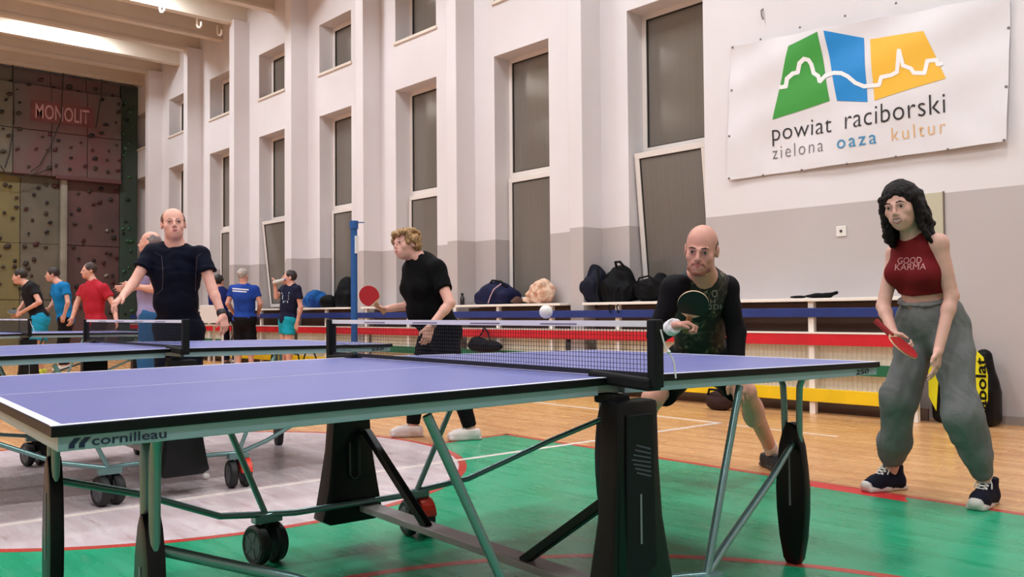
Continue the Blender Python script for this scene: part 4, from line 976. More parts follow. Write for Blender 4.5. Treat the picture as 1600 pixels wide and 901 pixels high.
def make_man_right():
    J = dict(pelvis=J3((1094, 560), 5.02), neck=J3((1098, 428), 4.62), shR=J3((1048, 449), 4.56), shL=J3((1141, 449), 4.74), elR=J3((1026, 524), 4.56), wrR=J3((1052, 510), 4.34),
             elL=J3((1150, 520), 4.72), wrL=J3((1152, 590), 4.64), hipR=J3((1068, 568), 5.02), hipL=J3((1118, 568), 5.06), knR=J3((1020, 622), 4.72), knL=J3((1164, 612), 4.74), footlen=.29)
    foot(J, 'R', at_z(985, 735), dirv(-.3, 1)); foot(J, 'L', at_z(1207, 732), dirv(.18, 1))
    J['anL'] = J['anL']+nv((0, 0, .02)); J['bend'] = .03
    set_head(J, J3((1096, 390), 4.46), dirv(-.36, .9, -.26), dirv(.04, .2, 1))
    narrow(J, .88)
    root, org = person('person', 'bald man with short beard in camouflage jersey, crouching at the table end', J)
    sk = skin_mat('skin_ruddy', (206, 148, 130)); hs = 1.02
    hd = [((J['wrR'], dirv(.92, .25, .12), dirv(.2, .3, -.9), dirv(.1, .9, .35)), dict(curl=1.25, thumb=.9)), ((J['wrL'], dirv(.1, .3, -1), dirv(0, -1, 0), dirv(-1, 0, 0)), dict(curl=.4))]
    body(J, root, org, [sk], RES, 1.0, hs, hands=hd, neckr=.063)
    P, A = hp_(J, hs); S = SDF(.003)
    S.ell(P(0, .0705, -.098), nv((.026, .0225, .021))*hs, A, .01, 0); S.chain([P(-.052, .022, -.055), P(-.043, .050, -.086), P(-.018, .070, -.104), P(.018, .070, -.104), P(.043, .050, -.086), P(.052, .022, -.055)], [.008, .0145, .013, .013, .0145, .008], .012, 0)
    S.chain([P(-.034, .078, -.072), P(-.024, .0925, -.0545), P(0, .098, -.0500), P(.024, .0925, -.0545), P(.034, .078, -.072)], [.006, .0075, .0070, .0075, .006], .006, 0)
    S.ell(P(0, .101, -.0645), nv((.022, .02, .0085))*hs, A, .003, None, 's')
    S.build('beard', mat('beard_reddish', (150, 92, 76), .7, noise=.3, nscale=90), root, org, folds(.0006, 300, 3))
    face(J, root, org, hs, lash=mat('lash_brown', (70, 44, 38), .6))
    P, A = hp_(J, hs)
    S = SDF(.0045); S.ell(P(0, -.022, .020), nv((.0795, .096, .082))*hs, A, .01, 0); S.ell(P(0, .035, .085), nv((.078, .140, .090))*hs, A, .006, None, 's'); S.ell(P(0, .09, -.02), nv((.1, .085, .12))*hs, A, .006, None, 's'); S.cut(P(0, 0, -.05), -J['hz'])
    S.build('hair', mat('hair_cropped_brown', (74, 50, 42), .7), root, org)
    S = SDF(.003); brows(S, J, hs, 0, .0036); S.build('eyebrows', mat('hair_cropped_brown', (74, 50, 42)), root, org)
    # camouflage jersey: chest panel under black raglan sleeves
    m = bpy.data.materials.new('camouflage_cloth'); m.use_nodes = True; nt = m.node_tree; b = nt.nodes['Principled BSDF']; b.inputs['Roughness'].default_value = .7
    tc = nt.nodes.new('ShaderNodeTexCoord'); n1 = nt.nodes.new('ShaderNodeTexNoise'); n1.inputs['Scale'].default_value = 17; n1.inputs['Detail'].default_value = 3; n1.inputs['Distortion'].default_value = 1.2; nt.links.new(tc.outputs['Object'], n1.inputs['Vector'])
    cr = nt.nodes.new('ShaderNodeValToRGB'); cr.color_ramp.interpolation = 'CONSTANT'; el = cr.color_ramp.elements; el[0].position = 0; el[0].color = (*lin((16, 15, 16)), 1); el[1].position = .54; el[1].color = (*lin((46, 46, 36)), 1)
    for ps, c in ((.58, (66, 60, 44)), (.62, (24, 24, 20)), (.65, (120, 108, 88))): e = el.new(ps); e.color = (*lin(c), 1)
    nt.links.new(n1.outputs['Fac'], cr.inputs[0]); nt.links.new(cr.outputs[0], b.inputs['Base Color'])
    jersey = shirt(J, root, org, [m], RES, 1.0, .012, hem=.12, sleeves=False, amp=.002, seed=2, hole=.077, nm='jersey')
    Mb = mat('black_jersey', (15, 12, 17), .7)
    for q in 'LR':
        S = SDF(RES); up = unit(J['neck']-J['pelvis']); s_, e, w = J['sh'+q], J['el'+q], J['wr'+q]
        ct = J['neck']-up*.03
        S.cone(s_+(ct-s_)*.62+up*.006, s_, .046, .062, .03, 0); S.ell(s_-up*.01, nv((.062, .066, .066)), None, .03, 0)
        S.cone(s_, e, .060, .050, .02, 0); S.sleeve(e, e+(w-e)*(.86 if q == 'R' else .95), .054, .042, .015, 0)
        S.cone(J['neck']+up*.02, J['head'], .077, .077, .008, None, 's')
        S.build('raglan_sleeve', Mb, root, org, folds(.002, 26, 11))
    trousers(J, root, org, [mat('black_shorts', (8, 8, 10), .85)], .006, 1.0, .02, (.112, .092, .08), .80, .10, .003, 6, 'shorts', short=True)
    a = J['anL']; u = unit(J['knL']-a); S = SDF(.005); S.sleeve(a-u*.05, a+u*.10, .041, .043, .01, 0); S.build('sock', mat('sock_white', (220, 204, 200), .9), root, org)
    a = J['anR']; u = unit(J['knR']-a); S = SDF(.005); S.sleeve(a-u*.05, a+u*.10, .041, .043, .01, 0); S.build('sock', mat('sock_white', (220, 204, 200), .9), root, org)
    for q in 'LR': shoe('shoe', J, q, root, org, 'low', [mat('shoe_black_mesh', (28, 26, 30), .7), mat('shoe_dark_sole', (60, 56, 60), .6), mat('lace_grey', (120, 112, 112), .7)], .005)
    u = unit(J['wrR']-J['elR']); S = SDF(.004); S.sleeve(J['wrR']-u*.055, J['wrR']+u*.022, .041, .039, .01, 0); S.build('wristband', mat('wristband_white', (228, 222, 224), .9, bump=.2, bscale=200), root, org, folds(.0012, 120, 4))
    # crest and figures printed on the chest
    f_ = dirv(-.12, 1, 0); pm = mat('jersey_print_pale', (150, 146, 140), .7); rt_ = Vector(dirv(1, .05, 0)); upv = Vector((0, 0, 1))
    for body_, px, w, h in (('2DH', (1107, 483), .085, .024), ('O', (1112, 464), .030, .036), ('H', (1110, 474), .024, .02)):
        me = text_mesh(body_, 1, 0, 'LEFT', 1., .0); xs_ = [v.co.x for v in me.vertices]; x0 = min(xs_); ww = max(xs_)-x0; o_ = at_d(px[0], px[1], 4.4)
        xform(me, lambda c: o_+(rt_*((c.x-x0)/ww)*w)+upv*(c.y/.69*h)); on_cloth(me, jersey, root, 'jersey_print', pm, None, .0025)
    return J
def make_blonde():
    D = 6.66
    J = dict(pelvis=J3((690, 520), 6.74), neck=J3((655, 406), 6.66), shL=J3((683, 420), 6.54), shR=J3((644, 420), 6.80), elL=J3((703, 474), 6.44), wrL=J3((671, 512), 6.36), elR=J3((648, 476), 6.74), wrR=J3((607, 482), 6.64),
             hipL=J3((692, 524), 6.64), hipR=J3((676, 524), 6.82), knL=J3((716, 604), 6.60), knR=J3((650, 602), 6.80), footlen=.255, belly=1.1)
    foot(J, 'R', at_z(645, 682), dirv(-1, .12)); foot(J, 'L', at_z(735, 687), dirv(-1, .3))
    set_head(J, J3((634, 381), 6.62), dirv(-.66, .75, -.02), dirv(-.12, 0, 1))
    narrow(J, .92)
    root, org = person('person', 'blonde curly-haired woman in black T-shirt holding a red racket', J)
    sk = skin_mat('skin_pink', (220, 164, 148)); hs = .98
    hd = [((J['wrR'], dirv(-.95, .2, .05), dirv(.1, .1, 1), dirv(-.2, .9, .3)), dict(curl=1.0, thumb=.8, sc=.95)), ((J['wrL'], dirv(-.25, .1, -1), dirv(-.4, -.8, 0), dirv(-.9, .3, 0)), dict(curl=.6, sc=.95))]
    body(J, root, org, [sk], .0065, 1.0, hs, .95, hands=hd, neckr=.052)
    face(J, root, org, hs, lash=mat('lash_brown', (70, 44, 38), .6))
    P, A = hp_(J, hs); r = np.random.default_rng(11); S = SDF(.0055)
    S.ell(P(0, -.025, .036), nv((.090, .100, .096))*hs, A, .02, 0); S.ell(P(0, .09, -.035), nv((.070, .072, .090))*hs, A, .012, None, 's')
    for i in range(60):
        a = r.uniform(.35, 5.93)+math.pi*.5; z = r.uniform(-.075, .11); rr = math.sqrt(max(.15, 1-((z-.03)/.115)**2)); c = P(math.cos(a)*.092*rr, math.sin(a)*.098*rr-.022, z)
        S.ell(c, nv((r.uniform(.016, .028),)*3), None, .008, 0)
    for i in range(9): S.ell(P(-.07+.0175*i, .062+.02*math.cos((i-4)*.4)+r.uniform(-.006, .006), .075+r.uniform(-.006, .012)), nv((.020,)*3), None, .01, 0)
    S.build('hair', mat('hair_blonde', (208, 166, 112), .5, noise=.5, nscale=3, rgb2=(132, 92, 56), bump=.9, bscale=4, stretch=(40, 40, 14)), root, org, folds(.003, 120, 8))
    S = SDF(.0035); brows(S, J, hs, 0, .003); S.build('eyebrows', mat('brow_fair', (128, 92, 66), .6), root, org)
    shirt(J, root, org, [mat('black_cotton', (9, 8, 10), .85)], .0065, 1.16, .020, .60, .13, (.062, .066), fem=1., amp=.0042, seed=5, hole=.072, nm='t_shirt')
    trousers(J, root, org, [mat('black_leggings', (10, 9, 12), .8)], .007, 1.02, .010, (.112, .076, .052), .96, .06, .0015, 8)
    for q in 'LR': shoe('shoe', J, q, root, org, 'low', [mat('shoe_white', (224, 206, 202), .6), mat('shoe_white_sole', (206, 190, 186), .6), mat('lace_white', (226, 220, 214))], .006)
    # steel bracelet
    u = unit(J['wrL']-J['elL']); S = SDF(.004); S.sleeve(J['wrL']-u*.03, J['wrL']-u*.018, .034, .034, .005, 0); S.build('bracelet', mat('bracelet_steel', (150, 140, 140), .3, .8), root, org)
    return J
def make_navy_man():
    D = 6.84
    J = dict(pelvis=J3((279, 515), 6.92), neck=J3((273, 385), 6.84), shR=J3((232, 396), 6.80), shL=J3((318, 396), 6.84), elR=J3((209, 442), 6.66), wrR=J3((192, 462), 6.46), elL=J3((332, 452), 6.78), wrL=J3((348, 494), 6.70),
             hipR=J3((264, 520), 6.92), hipL=J3((296, 520), 6.92), knR=J3((262, 602), 6.86), knL=J3((298, 602), 6.88), footlen=.28, belly=.15)
    foot(J, 'R', at_z(258, 680), dirv(-.2, 1)); foot(J, 'L', at_z(302, 680), dirv(.2, 1))
    set_head(J, J3((271, 350), 6.80), dirv(.42, .92, .05), dirv(-.03, .06, 1))
    narrow(J, .90)
    root, org = person('person', 'man with receding hair in navy T-shirt, arms spread, behind the second table', J)
    sk = skin_mat('skin_fair', (222, 166, 148)); hs = 1.02
    hd = [((J['wrR'], dirv(-.35, .55, -.6), dirv(.3, -.3, -.8), dirv(.7, .5, 0)), dict(curl=.42)), ((J['wrL'], dirv(.2, .1, -1), dirv(-.7, -.4, 0), dirv(-.5, .85, 0)), dict(curl=.6))]
    body(J, root, org, [sk], .006, 1.02, hs, hands=hd, neckr=.064, wide=1.08)
    face(J, root, org, hs, 1.08, lash=mat('lash_brown', (70, 44, 38), .6))
    P, A = hp_(J, hs, 1.08)
    S = SDF(.005); S.ell(P(0, -.022, .030), nv((.089, .098, .090))*hs, A, .01, 0); S.ell(P(0, .098, .042), nv((.060, .088, .074))*hs, A, .01, None, 's'); S.ell(P(0, .10, -.03), nv((.12, .092, .10))*hs, A, .01, None, 's'); S.cut(P(0, 0, -.045), -J['hz'])
    S.build('hair', mat('hair_brown', (104, 66, 50), .6, noise=.3, nscale=60), root, org, folds(.0015, 160, 2))
    S = SDF(.0035); brows(S, J, hs, 0, .0032); S.build('eyebrows', mat('brow_brown', (112, 76, 60), .6), root, org)
    tee = shirt(J, root, org, [mat('navy_cotton', (10, 14, 30), .8)], .0065, 1.06, .020, .52, .16, (.060, .074), amp=.0042, seed=7, hole=.080, nm='t_shirt')
    trousers(J, root, org, [mat('dark_navy_trousers', (11, 14, 28), .8)], .008, 1.05, .014, (.112, .088, .075), .94, .06, .003, 9)
    for q in 'LR': shoe('shoe', J, q, root, org, 'low', [mat('shoe_dark', (30, 30, 36), .7), mat('shoe_dark_sole', (60, 56, 60), .6)], .008)
    # piping lines on the chest and watch strap
    pm = mat('piping_grey', (74, 62, 70), .7); f_ = dirv(0, 1, 0)
    for pts in (((241, 394), (252, 400), (254, 420), (254, 440), (253, 452), (243, 461)), ((313, 396), (307, 402), (306, 420), (305, 440), (305, 456))):
        b = MB(); n = 6; fine = []
        for (a0, a1) in zip(pts[:-1], pts[1:]):
            for k in range(n): fine.append((a0[0]+(a1[0]-a0[0])*k/n, a0[1]+(a1[1]-a0[1])*k/n))
        V_ = [at_d(x, y, 6.5) for x, y in fine]; W_ = [at_d(x+.9, y, 6.5) for x, y in fine]
        for k in range(len(V_)-1): b.add([V_[k], W_[k], W_[k+1], V_[k+1]], [(0, 1, 2, 3)])
        on_cloth(b.mesh('piping'), tee, root, 'piping', pm, None, .003)
    u = unit(J['wrL']-J['elL']); S = SDF(.005); S.sleeve(J['wrL']-u*.035, J['wrL']-u*.012, .036, .036, .005, 0); S.build('watch_strap', mat('watch_black', (18, 16, 18), .5), root, org)
    return J
JW = make_woman_right(); JM = make_man_right(); JB = make_blonde(); JN = make_navy_man()
# ================================================================== rackets and balls
M_rubr = mat('rubber_red', (176, 22, 26), .5); M_rubk = mat('rubber_black', (14, 20, 18), .5); M_wood = mat('blade_wood', (206, 178, 140), .5); M_grip = mat('grip_wood', (150, 104, 70), .5)
def racket(c, axis, normal, label, front, back, grip_m=None):
    """c centre of the blade, axis from handle to blade, normal of the front rubber"""
    axis = unit(axis); n = nv(normal); n = unit(n-axis*(n@axis)); l = np.cross(axis, n); A = Matrix(((l[0], axis[0], n[0], c[0]), (l[1], axis[1], n[1], c[1]), (l[2], axis[2], n[2], c[2]), (0, 0, 0, 1)))
    r = empty('racket', label=label, cat='racket', group='table tennis rackets'); r.matrix_world = A
    out = [(.075*math.sin(a), .079*math.cos(a)) for a in np.linspace(-2.72, 2.72, 40)]; out = out+[(.013, -.082), (-.013, -.082)]
    rub = [(.0745*math.sin(a), .0785*math.cos(a)) for a in np.linspace(-2.45, 2.45, 36)]
    MB().prism(out, lambda u, v, t: (u, v, -.003+.006*t)).build('blade', M_wood, r)
    MB().prism(rub, lambda u, v, t: (u, v, .003+.0018*t)).build('rubber', front, r); MB().prism(rub, lambda u, v, t: (u, v, -.0048+.0018*t)).build('rubber', back, r)
    MB().prism([(-.013, -.070), (-.013, -.10), (-.014, -.15), (-.017, -.178), (.017, -.178), (.014, -.15), (.013, -.10), (.013, -.070)], lambda u, v, t: (u, v, -.011+.022*t)).build('handle', grip_m or M_grip, r, .004)
    return r
racket(nv(at_d(1083, 475, 4.27)), dirv(.10, .60, .78), dirv(-.18, .78, -.60), 'black-faced racket held up by the bald man', M_rubk, M_rubr)
racket(nv(at_d(577, 462, 6.58)), dirv(-.62, .05, .72), dirv(-.1, 1, .05), 'red-faced racket held out by the blonde woman', M_rubr, M_rubk)
racket(nv(at_d(1411, 541, 4.16)), dirv(.50, .52, -.69), dirv(.60, .62, .50), 'red racket seen edge-on in the laughing woman\'s hand', M_rubr, M_rubr, mat('grip_red', (150, 30, 34), .5))
M_ball = mat('ball_white', (236, 228, 222), .4)
def ball(p, label):
    me = MB().lathe((0, 0, 0), (0, 0, 1), [(.02*math.sin(a), -.02*math.cos(a)) for a in np.linspace(.02, math.pi-.02, 16)], 24)
    o = me.build('ball', M_ball, smooth=True); o.location = p; tag(o, label, 'ball')
ball(at_d(853, 487, 2.62), 'white ball in the air above the nearest net')
q = at_z(322, 749); ball((q.x, q.y, .02), 'white ball lying on the grey floor circle')
# ================================================================== people in the background
def bg(label, D, pel, nk, hd, face_d, shL, shR, elL, elR, wrL, wrR, shirt_rgb, leg_rgb, hair_rgb, shoes, feet_d, dd=None, short=None, sitting=None, hair='short', b=1., sleeve=.55, skin=(214, 158, 140), legspread=.11, nm=''):
    dd = dd or {}
    g = lambda k, p: J3(p, D+dd.get(k, 0))
    J = dict(pelvis=g('pel', pel), neck=g('nk', nk), shL=g('shL', shL), shR=g('shR', shR), elL=g('elL', elL), elR=g('elR', elR), wrL=g('wrL', wrL), wrR=g('wrR', wrR), footlen=.27)
    fd = nv(face_d); lat = unit(np.cross(nv((0, 0, 1)), unit((feet_d[0], feet_d[1], 0))))
    P0 = J['pelvis']
    J['hipL'] = P0+lat*.09-nv((0, 0, .03)); J['hipR'] = P0-lat*.09-nv((0, 0, .03))
    fwd = unit((feet_d[0], feet_d[1], 0))
    for q, s_ in (('L', 1), ('R', -1)):
        gx = P0+lat*s_*legspread
        if sitting: J['kn'+q] = P0+lat*s_*.1+fwd*.42; foot(J, q, J['kn'+q]+fwd*.03, fwd); J['kn'+q][2] = P0[2]
        else: foot(J, q, gx+fwd*.02, fwd); J['kn'+q] = (J['hip'+q]+J['an'+q])/2+fwd*.03
    set_head(J, g('hd', hd), fd, nv((0, 0, 1))); narrow(J, .92)
    root, org = person('person', label, J)
    sk = skin_mat('skin_bg_%d' % skin[0], skin); R_ = .011
    hs = []
    for q in 'LR':
        d = unit(J['wr'+q]-J['el'+q]); pn = np.cross(d, nv((0, 0, 1)))+1e-3; hs.append(((J['wr'+q], d, pn, fwd+.01), dict(curl=.6)))
    body(J, root, org, [sk], R_, b, 1.02, hands=hs, neckr=.055); face(J, root, org, 1.02, res=.0035)
    P, A = hp_(J, 1.02); S = SDF(.009)
    if hair == 'short':
        S.ell(P(0, -.020, .038), nv((.087, .102, .096)), A, .01, 0); S.ell(P(0, .11, -.02), nv((.09, .085, .11)), A, .01, None, 's'); S.cut(P(0, 0, -.06), -J['hz'])
    else:
        S.ell(P(0, -.024, .022), nv((.084, .100, .086)), A, .01, 0); S.ell(P(0, .06, .085), nv((.078, .13, .080)), A, .01, None, 's'); S.ell(P(0, .11, -.02), nv((.1, .095, .11)), A, .01, None, 's'); S.cut(P(0, 0, -.055), -J['hz'])
    S.build('hair', mat('hair_%d_%d' % (hair_rgb[0], hair_rgb[1]), hair_rgb, .6, noise=.3, nscale=40), root, org, folds(.003, 90, 2))
    sm = mat('shirt_%d_%d_%d' % shirt_rgb, shirt_rgb, .75)
    tee = shirt(J, root, org, [sm], R_, b*1.05, .018, sleeve, .15, (.064, .070), amp=.004, seed=5, hole=.068, nm='t_shirt')
    lm = mat('legwear_%d_%d_%d' % leg_rgb, leg_rgb, .8)
    if short: trousers(J, root, org, [lm], .012, b*1.02, .02, (.108, .10, .08), short, .06, .004, 9, 'shorts', short=True)
    else: trousers(J, root, org, [lm], .012, b*1.02, .014, (.105, .08, .065), .95, .06, .003, 9)
    for q in 'LR': shoe('shoe', J, q, root, org, 'low', [mat('shoe_%d_%d_%d' % shoes, shoes, .6), mat('shoe_sole_pale', (200, 190, 186), .6)], .011)
    return J, root, tee
Lf = lambda t=.3: dirv(-1, t, 0)
bg('man in black shirt and turquoise shorts leaning forward with a racket, farthest left', 14.4, (63, 497), (44, 445), (31, 432), dirv(-.95, .25, -.15), (50, 448), (42, 450), (62, 472), (40, 470), (32, 489), (28, 486), (30, 28, 32), (34, 150, 190), (40, 30, 28), (196, 210, 60), Lf(.2), dict(shL=-.18, shR=.18, elL=-.25, elR=.2, wrL=-.15, wrR=.05), short=.8)
racket(nv(at_d(20, 487, 14.3)), dirv(-.8, .3, .1), dirv(0, .5, .9), 'dark racket of the leaning man in black', M_rubk, M_rubk)
bg('man with dark beard in bright blue T-shirt, between the red-shirted and leaning men', 15.4, (103, 500), (93, 443), (82, 429), dirv(-.9, .4, -.1), (103, 447), (86, 449), (106, 473), (84, 472), (100, 493), (76, 482), (24, 116, 176), (26, 24, 28), (44, 32, 30), (220, 214, 208), Lf(.3), dict(shL=-.17, shR=.17, elL=-.25, elR=.2, wrL=-.25, wrR=.1))
bg('man in red T-shirt standing with hands low near the climbing wall', 13.6, (150, 503), (146, 441), (139, 423), dirv(-.7, .7, -.05), (164, 450), (129, 450), (178, 476), (120, 474), (182, 503), (113, 497), (170, 36, 50), (50, 42, 48), (60, 40, 34), (210, 200, 196), dirv(-.6, .8, 0), dict(shL=-.08, shR=.08, elL=-.1, wrL=-.25, wrR=-.1), b=1.08)
bg('balding man in pale shirt and jeans, mostly hidden behind the navy-shirted man', 9.2, (238, 492), (240, 404), (234, 380), dirv(-1, .1, 0), (245, 412), (236, 412), (240, 452), (228, 448), (205, 446), (200, 450), (150, 140, 178), (46, 92, 140), (120, 108, 108), (60, 56, 60), Lf(.1), dict(shL=-.18, shR=.18, elL=-.25, elR=.25, wrL=-.15, wrR=.15), hair='bald')
J5, r5, _ = bg('dark-haired person in navy shirt seated on a white chair, seen from behind', 15.8, (341, 494), (343, 452), (342, 440), dirv(.3, -1, 0), (334, 456), (352, 456), (332, 474), (356, 474), (338, 484), (352, 484), (30, 38, 96), (40, 40, 60), (34, 26, 26), (60, 56, 60), dirv(.2, -1, 0), dict(elL=-.0, wrL=.2, wrR=.2), sitting=True)
J6, r6, tee6 = bg('grey-haired man in blue T-shirt standing with his back turned', 15.2, (382, 500), (381, 446), (380, 431), dirv(.3, -1, 0), (362, 451), (400, 452), (356, 474), (407, 474), (366, 490), (404, 487), (34, 66, 150), (22, 20, 24), (176, 164, 156), (60, 56, 60), dirv(0, -1, 0), dict(elL=-.02, wrL=.2, wrR=.2), short=.95, b=1.12, hair='short')
for k in range(2):
    pts = [at_d(363+3.2*i, 451.5+3.6*k+.25*i, 14.9) for i in range(9 if k == 0 else 8)]; b_ = MB()
    for a, c in zip(pts[:-1], pts[1:]): b_.add([a, c, c+Vector((0, 0, .022)), a+Vector((0, 0, .022))], [(0, 1, 2, 3)])
    on_cloth(b_.mesh('p'), tee6, r6, 'back_print', mat('print_white', (206, 206, 214), .7), None, .004)
J7, r7, tee7 = bg('man in dark T-shirt and turquoise shorts drinking from a bottle', 14.4, (450, 500), (455, 446), (452, 434), dirv(-1, .35, .15), (465, 451), (444, 452), (470, 480), (432, 464), (464, 506), (430, 446), (28, 30, 54), (26, 150, 170), (40, 30, 28), (60, 56, 60), dirv(-.8, .6, 0), dict(shL=-.1, shR=.1, elL=-.12, wrL=-.12, elR=-.05, wrR=-.1), short=.55, b=1.02)
b_ = MB()
for (x0, y0, x1, y1) in ((440, 456, 452, 459), (441, 461, 451, 468), (442, 470, 450, 473)):
    b_.add([at_d(x0, y0, 14.0), at_d(x1, y0, 14.0), at_d(x1, y1, 14.0), at_d(x0, y1, 14.0)], [(0, 1, 2, 3)])
on_cloth(b_.mesh('p'), tee7, r7, 'chest_print', mat('print_pale_blue', (168, 190, 200), .7), None, .004)
bt = empty('bottle', tuple(at_d(437, 439, 14.28)), label='clear water bottle raised to the drinking man\'s mouth', cat='bottle')
ax = Vector(dirv(-1, .2, -.28)); M_bot = mat('bottle_plastic', (196, 190, 186), .2)
MB().lathe((0, 0, 0), ax, [(.012, -.10), (.013, -.075), (.032, -.05), (.034, -.02), (.030, 0), (.034, .03), (.034, .10), (.028, .11)], 14).build('bottle_body', M_bot, bt, smooth=True)
MB().lathe(Vector(ax)*-.085, ax, [(.015, -.012), (.015, .012)], 12).build('bottle_neck_ring', mat('bottle_cap_blue', (60, 90, 150), .4), bt)
# white chair of the seated person
p = J5['pelvis']; ch = empty('chair', (p[0], p[1], 0), math.atan2(dirv(.2, -1)[1], dirv(.2, -1)[0]), label='white plastic chair by the striped guard with a person seated on it', cat='chair')
Mw = mat('chair_white', (222, 212, 206), .4); sz = p[2]-.14
MB().box((-.22, -.22, sz-.03), (.24, .22, sz)).build('seat', Mw, ch, .01); MB().box((-.26, -.21, sz+.02), (-.23, .21, sz+.34)).build('backrest', Mw, ch, .01)
for sx, sy in ((-1, -1), (-1, 1), (1, -1), (1, 1)): MB().bar((sx*.19, sy*.19, sz-.02), (sx*.23, sy*.22, 0), .035, .035).build('leg', Mw, ch)
# ================================================================== volleyball post
p = at_d(553, 345, 11.); bp_ = empty('volleyball_post', (p.x, p.y, 0), label='tall blue volleyball post standing by the window wall', cat='post')
Mbp = mat('post_blue', (24, 84, 150), .4)
MB().cyl((0, 0, .02), (0, 0, p.z-.03), .042, 18).build('pole', Mbp, bp_, smooth=True); MB().cyl((0, 0, p.z-.10), (0, 0, p.z), .055, 18).build('collar', Mbp, bp_, smooth=True)
MB().bar((0, 0, p.z-.02), (CR.x*.13, CR.y*.13, p.z-.02), .02, .012).build('hook_arm', Mbp, bp_); MB().lathe((0, 0, 0), (0, 0, 1), [(.13, 0), (.13, .02), (.06, .03)], 20).build('base_plate', Mbp, bp_)
pl_ = MB().box((-.02, -.02, -.11), (.02, .02, .11)).build('scale_plate', mat('plate_white', (220, 226, 232), .4), bp_); pl_.location = Vector((CR.x, CR.y, 0))*.035-Vector((CF.x, CF.y, 0))*.03+Vector((0, 0, p.z-.30))
# ================================================================== bags and things on the shelf
SH = 1.06
def wrinkled(nm, label, cat, build, m, res=.011, amp=.005, sc=24, seed=1, org=(0, 0, 0), group=None):
    S = SDF(res); build(S); r = empty(nm, org, label=label, cat=cat, group=group); S.build('shell', m, r, org, folds(amp, sc, seed)); return r
def strap(r, pts, w, m, nm='strap'):
    o = Vector(r.location); MB().tube([Vector(p)-o for p in pts], w, 7).build(nm, m, r, smooth=True)
Mk = mat('bag_black', (13, 12, 15), .7, noise=.2, nscale=10); Mn = mat('bag_navy', (26, 28, 60), .65, noise=.15, nscale=8); Mkn = mat('bag_blue_black', (26, 28, 42), .6, noise=.2, nscale=8)
Mst = mat('strap_black', (14, 14, 16), .7); Mpk = mat('piping_pink', (196, 160, 170), .6)
def b_navy(S):
    S.ell((-8.90, 7.66, SH+.13), (.32, .17, .175), None, .05, 0); S.box((-8.88, 7.66, SH+.09), (.33, .16, .09), None, .06, .05, 0); S.cut((0, 0, SH+.002), (0, 0, -1)); S.ell((-8.62, 7.64, SH+.10), (.12, .16, .12), None, .04, 0); S.cut((0, 0, SH+.002), (0, 0, -1))
r = wrinkled('sports_bag', 'navy sports bag with pink piping on the shelf left of the pink hat', 'bag', b_navy, [Mn], org=(-8.9, 7.66, SH), seed=3)
strap(r, [(-8.66, 7.55, SH+.27), (-8.74, 7.49, SH+.20), (-8.80, 7.475, SH+.10), (-8.86, 7.49, SH+.02)], .008, Mpk, 'piping'); strap(r, [(-8.95, 7.6, SH+.28), (-8.85, 7.56, SH+.32), (-8.7, 7.58, SH+.30), (-8.6, 7.6, SH+.22)], .014, Mst)
def b_hat(S):
    S.ell((-7.99, 7.66, SH+.15), (.19, .13, .16), None, .03, 0)
    for k in range(26):
        a = k*2.4; S.ell((-7.99+.15*math.cos(a)*(k/26)**.5, 7.58-.02*math.cos(k), SH+.15+.12*math.sin(a)*(k/26)**.5), (.045, .05, .04), None, .02, 0)
    S.ell((-8.22, 7.66, SH+.05), (.10, .10, .05), None, .03, 0); S.cut((0, 0, SH+.002), (0, 0, -1))
wrinkled('fleece_hat', 'crumpled pale pink fleece hat on the shelf', 'hat', b_hat, [mat('fleece_pink', (226, 194, 170), .9, noise=.3, nscale=14, rgb2=(190, 140, 114), bump=.3, bscale=50)], amp=.006, sc=40, seed=6, org=(-7.99, 7.66, SH))
wrinkled('scarf', 'dark brown scarf lying beside the pink hat', 'scarf', lambda S: (S.ell((-8.40, 7.58, SH+.035), (.10, .08, .04), None, .03, 0), S.ell((-8.36, 7.55, SH+.05), (.06, .06, .05), None, .03, 0), S.cut((0, 0, SH+.002), (0, 0, -1))), [mat('scarf_brown', (84, 56, 46), .9)], seed=2, org=(-8.33, 7.6, SH))
def b_pk1(S):
    S.ell((-7.12, 7.68, SH+.22), (.17, .13, .24), None, .04, 0); S.box((-7.12, 7.66, SH+.13), (.17, .13, .13), None, .07, .05, 0); S.ell((-7.10, 7.55, SH+.16), (.12, .07, .14), None, .03, 0); S.cut((0, 0, SH+.002), (0, 0, -1))
r = wrinkled('backpack', 'blue-black backpack standing upright on the shelf, left of the black bags', 'bag', b_pk1, [Mkn], org=(-7.06, 7.66, SH), seed=4)
strap(r, [(-6.93, 7.53, SH+.40), (-6.88, 7.49, SH+.25), (-6.90, 7.48, SH+.12), (-6.85, 7.45, SH+.01), (-6.84, 7.385, SH-.06)], .014, Mst); strap(r, [(-7.22, 7.62, SH+.05), (-7.31, 7.58, SH+.10), (-7.30, 7.56, SH+.03), (-7.2, 7.56, SH+.01)], .012, Mst, 'handle_loop')
def b_pk2(S):
    S.ell((-6.73, 7.68, SH+.23), (.19, .13, .20), None, .04, 0); S.box((-6.70, 7.66, SH+.11), (.21, .14, .11), None, .06, .05, 0); S.ell((-6.78, 7.56, SH+.15), (.15, .08, .13), None, .03, 0); S.ell((-6.55, 7.58, SH+.12), (.12, .08, .10), None, .03, 0); S.cut((0, 0, SH+.002), (0, 0, -1))
r = wrinkled('backpack', 'bulky black backpack with hanging straps, beside the blue-black one', 'bag', b_pk2, [Mk], org=(-6.72, 7.66, SH), seed=8, amp=.008)
strap(r, [(-6.72, 7.62, SH+.41), (-6.70, 7.58, SH+.46), (-6.63, 7.58, SH+.46), (-6.60, 7.62, SH+.40)], .015, Mst, 'handle_loop')
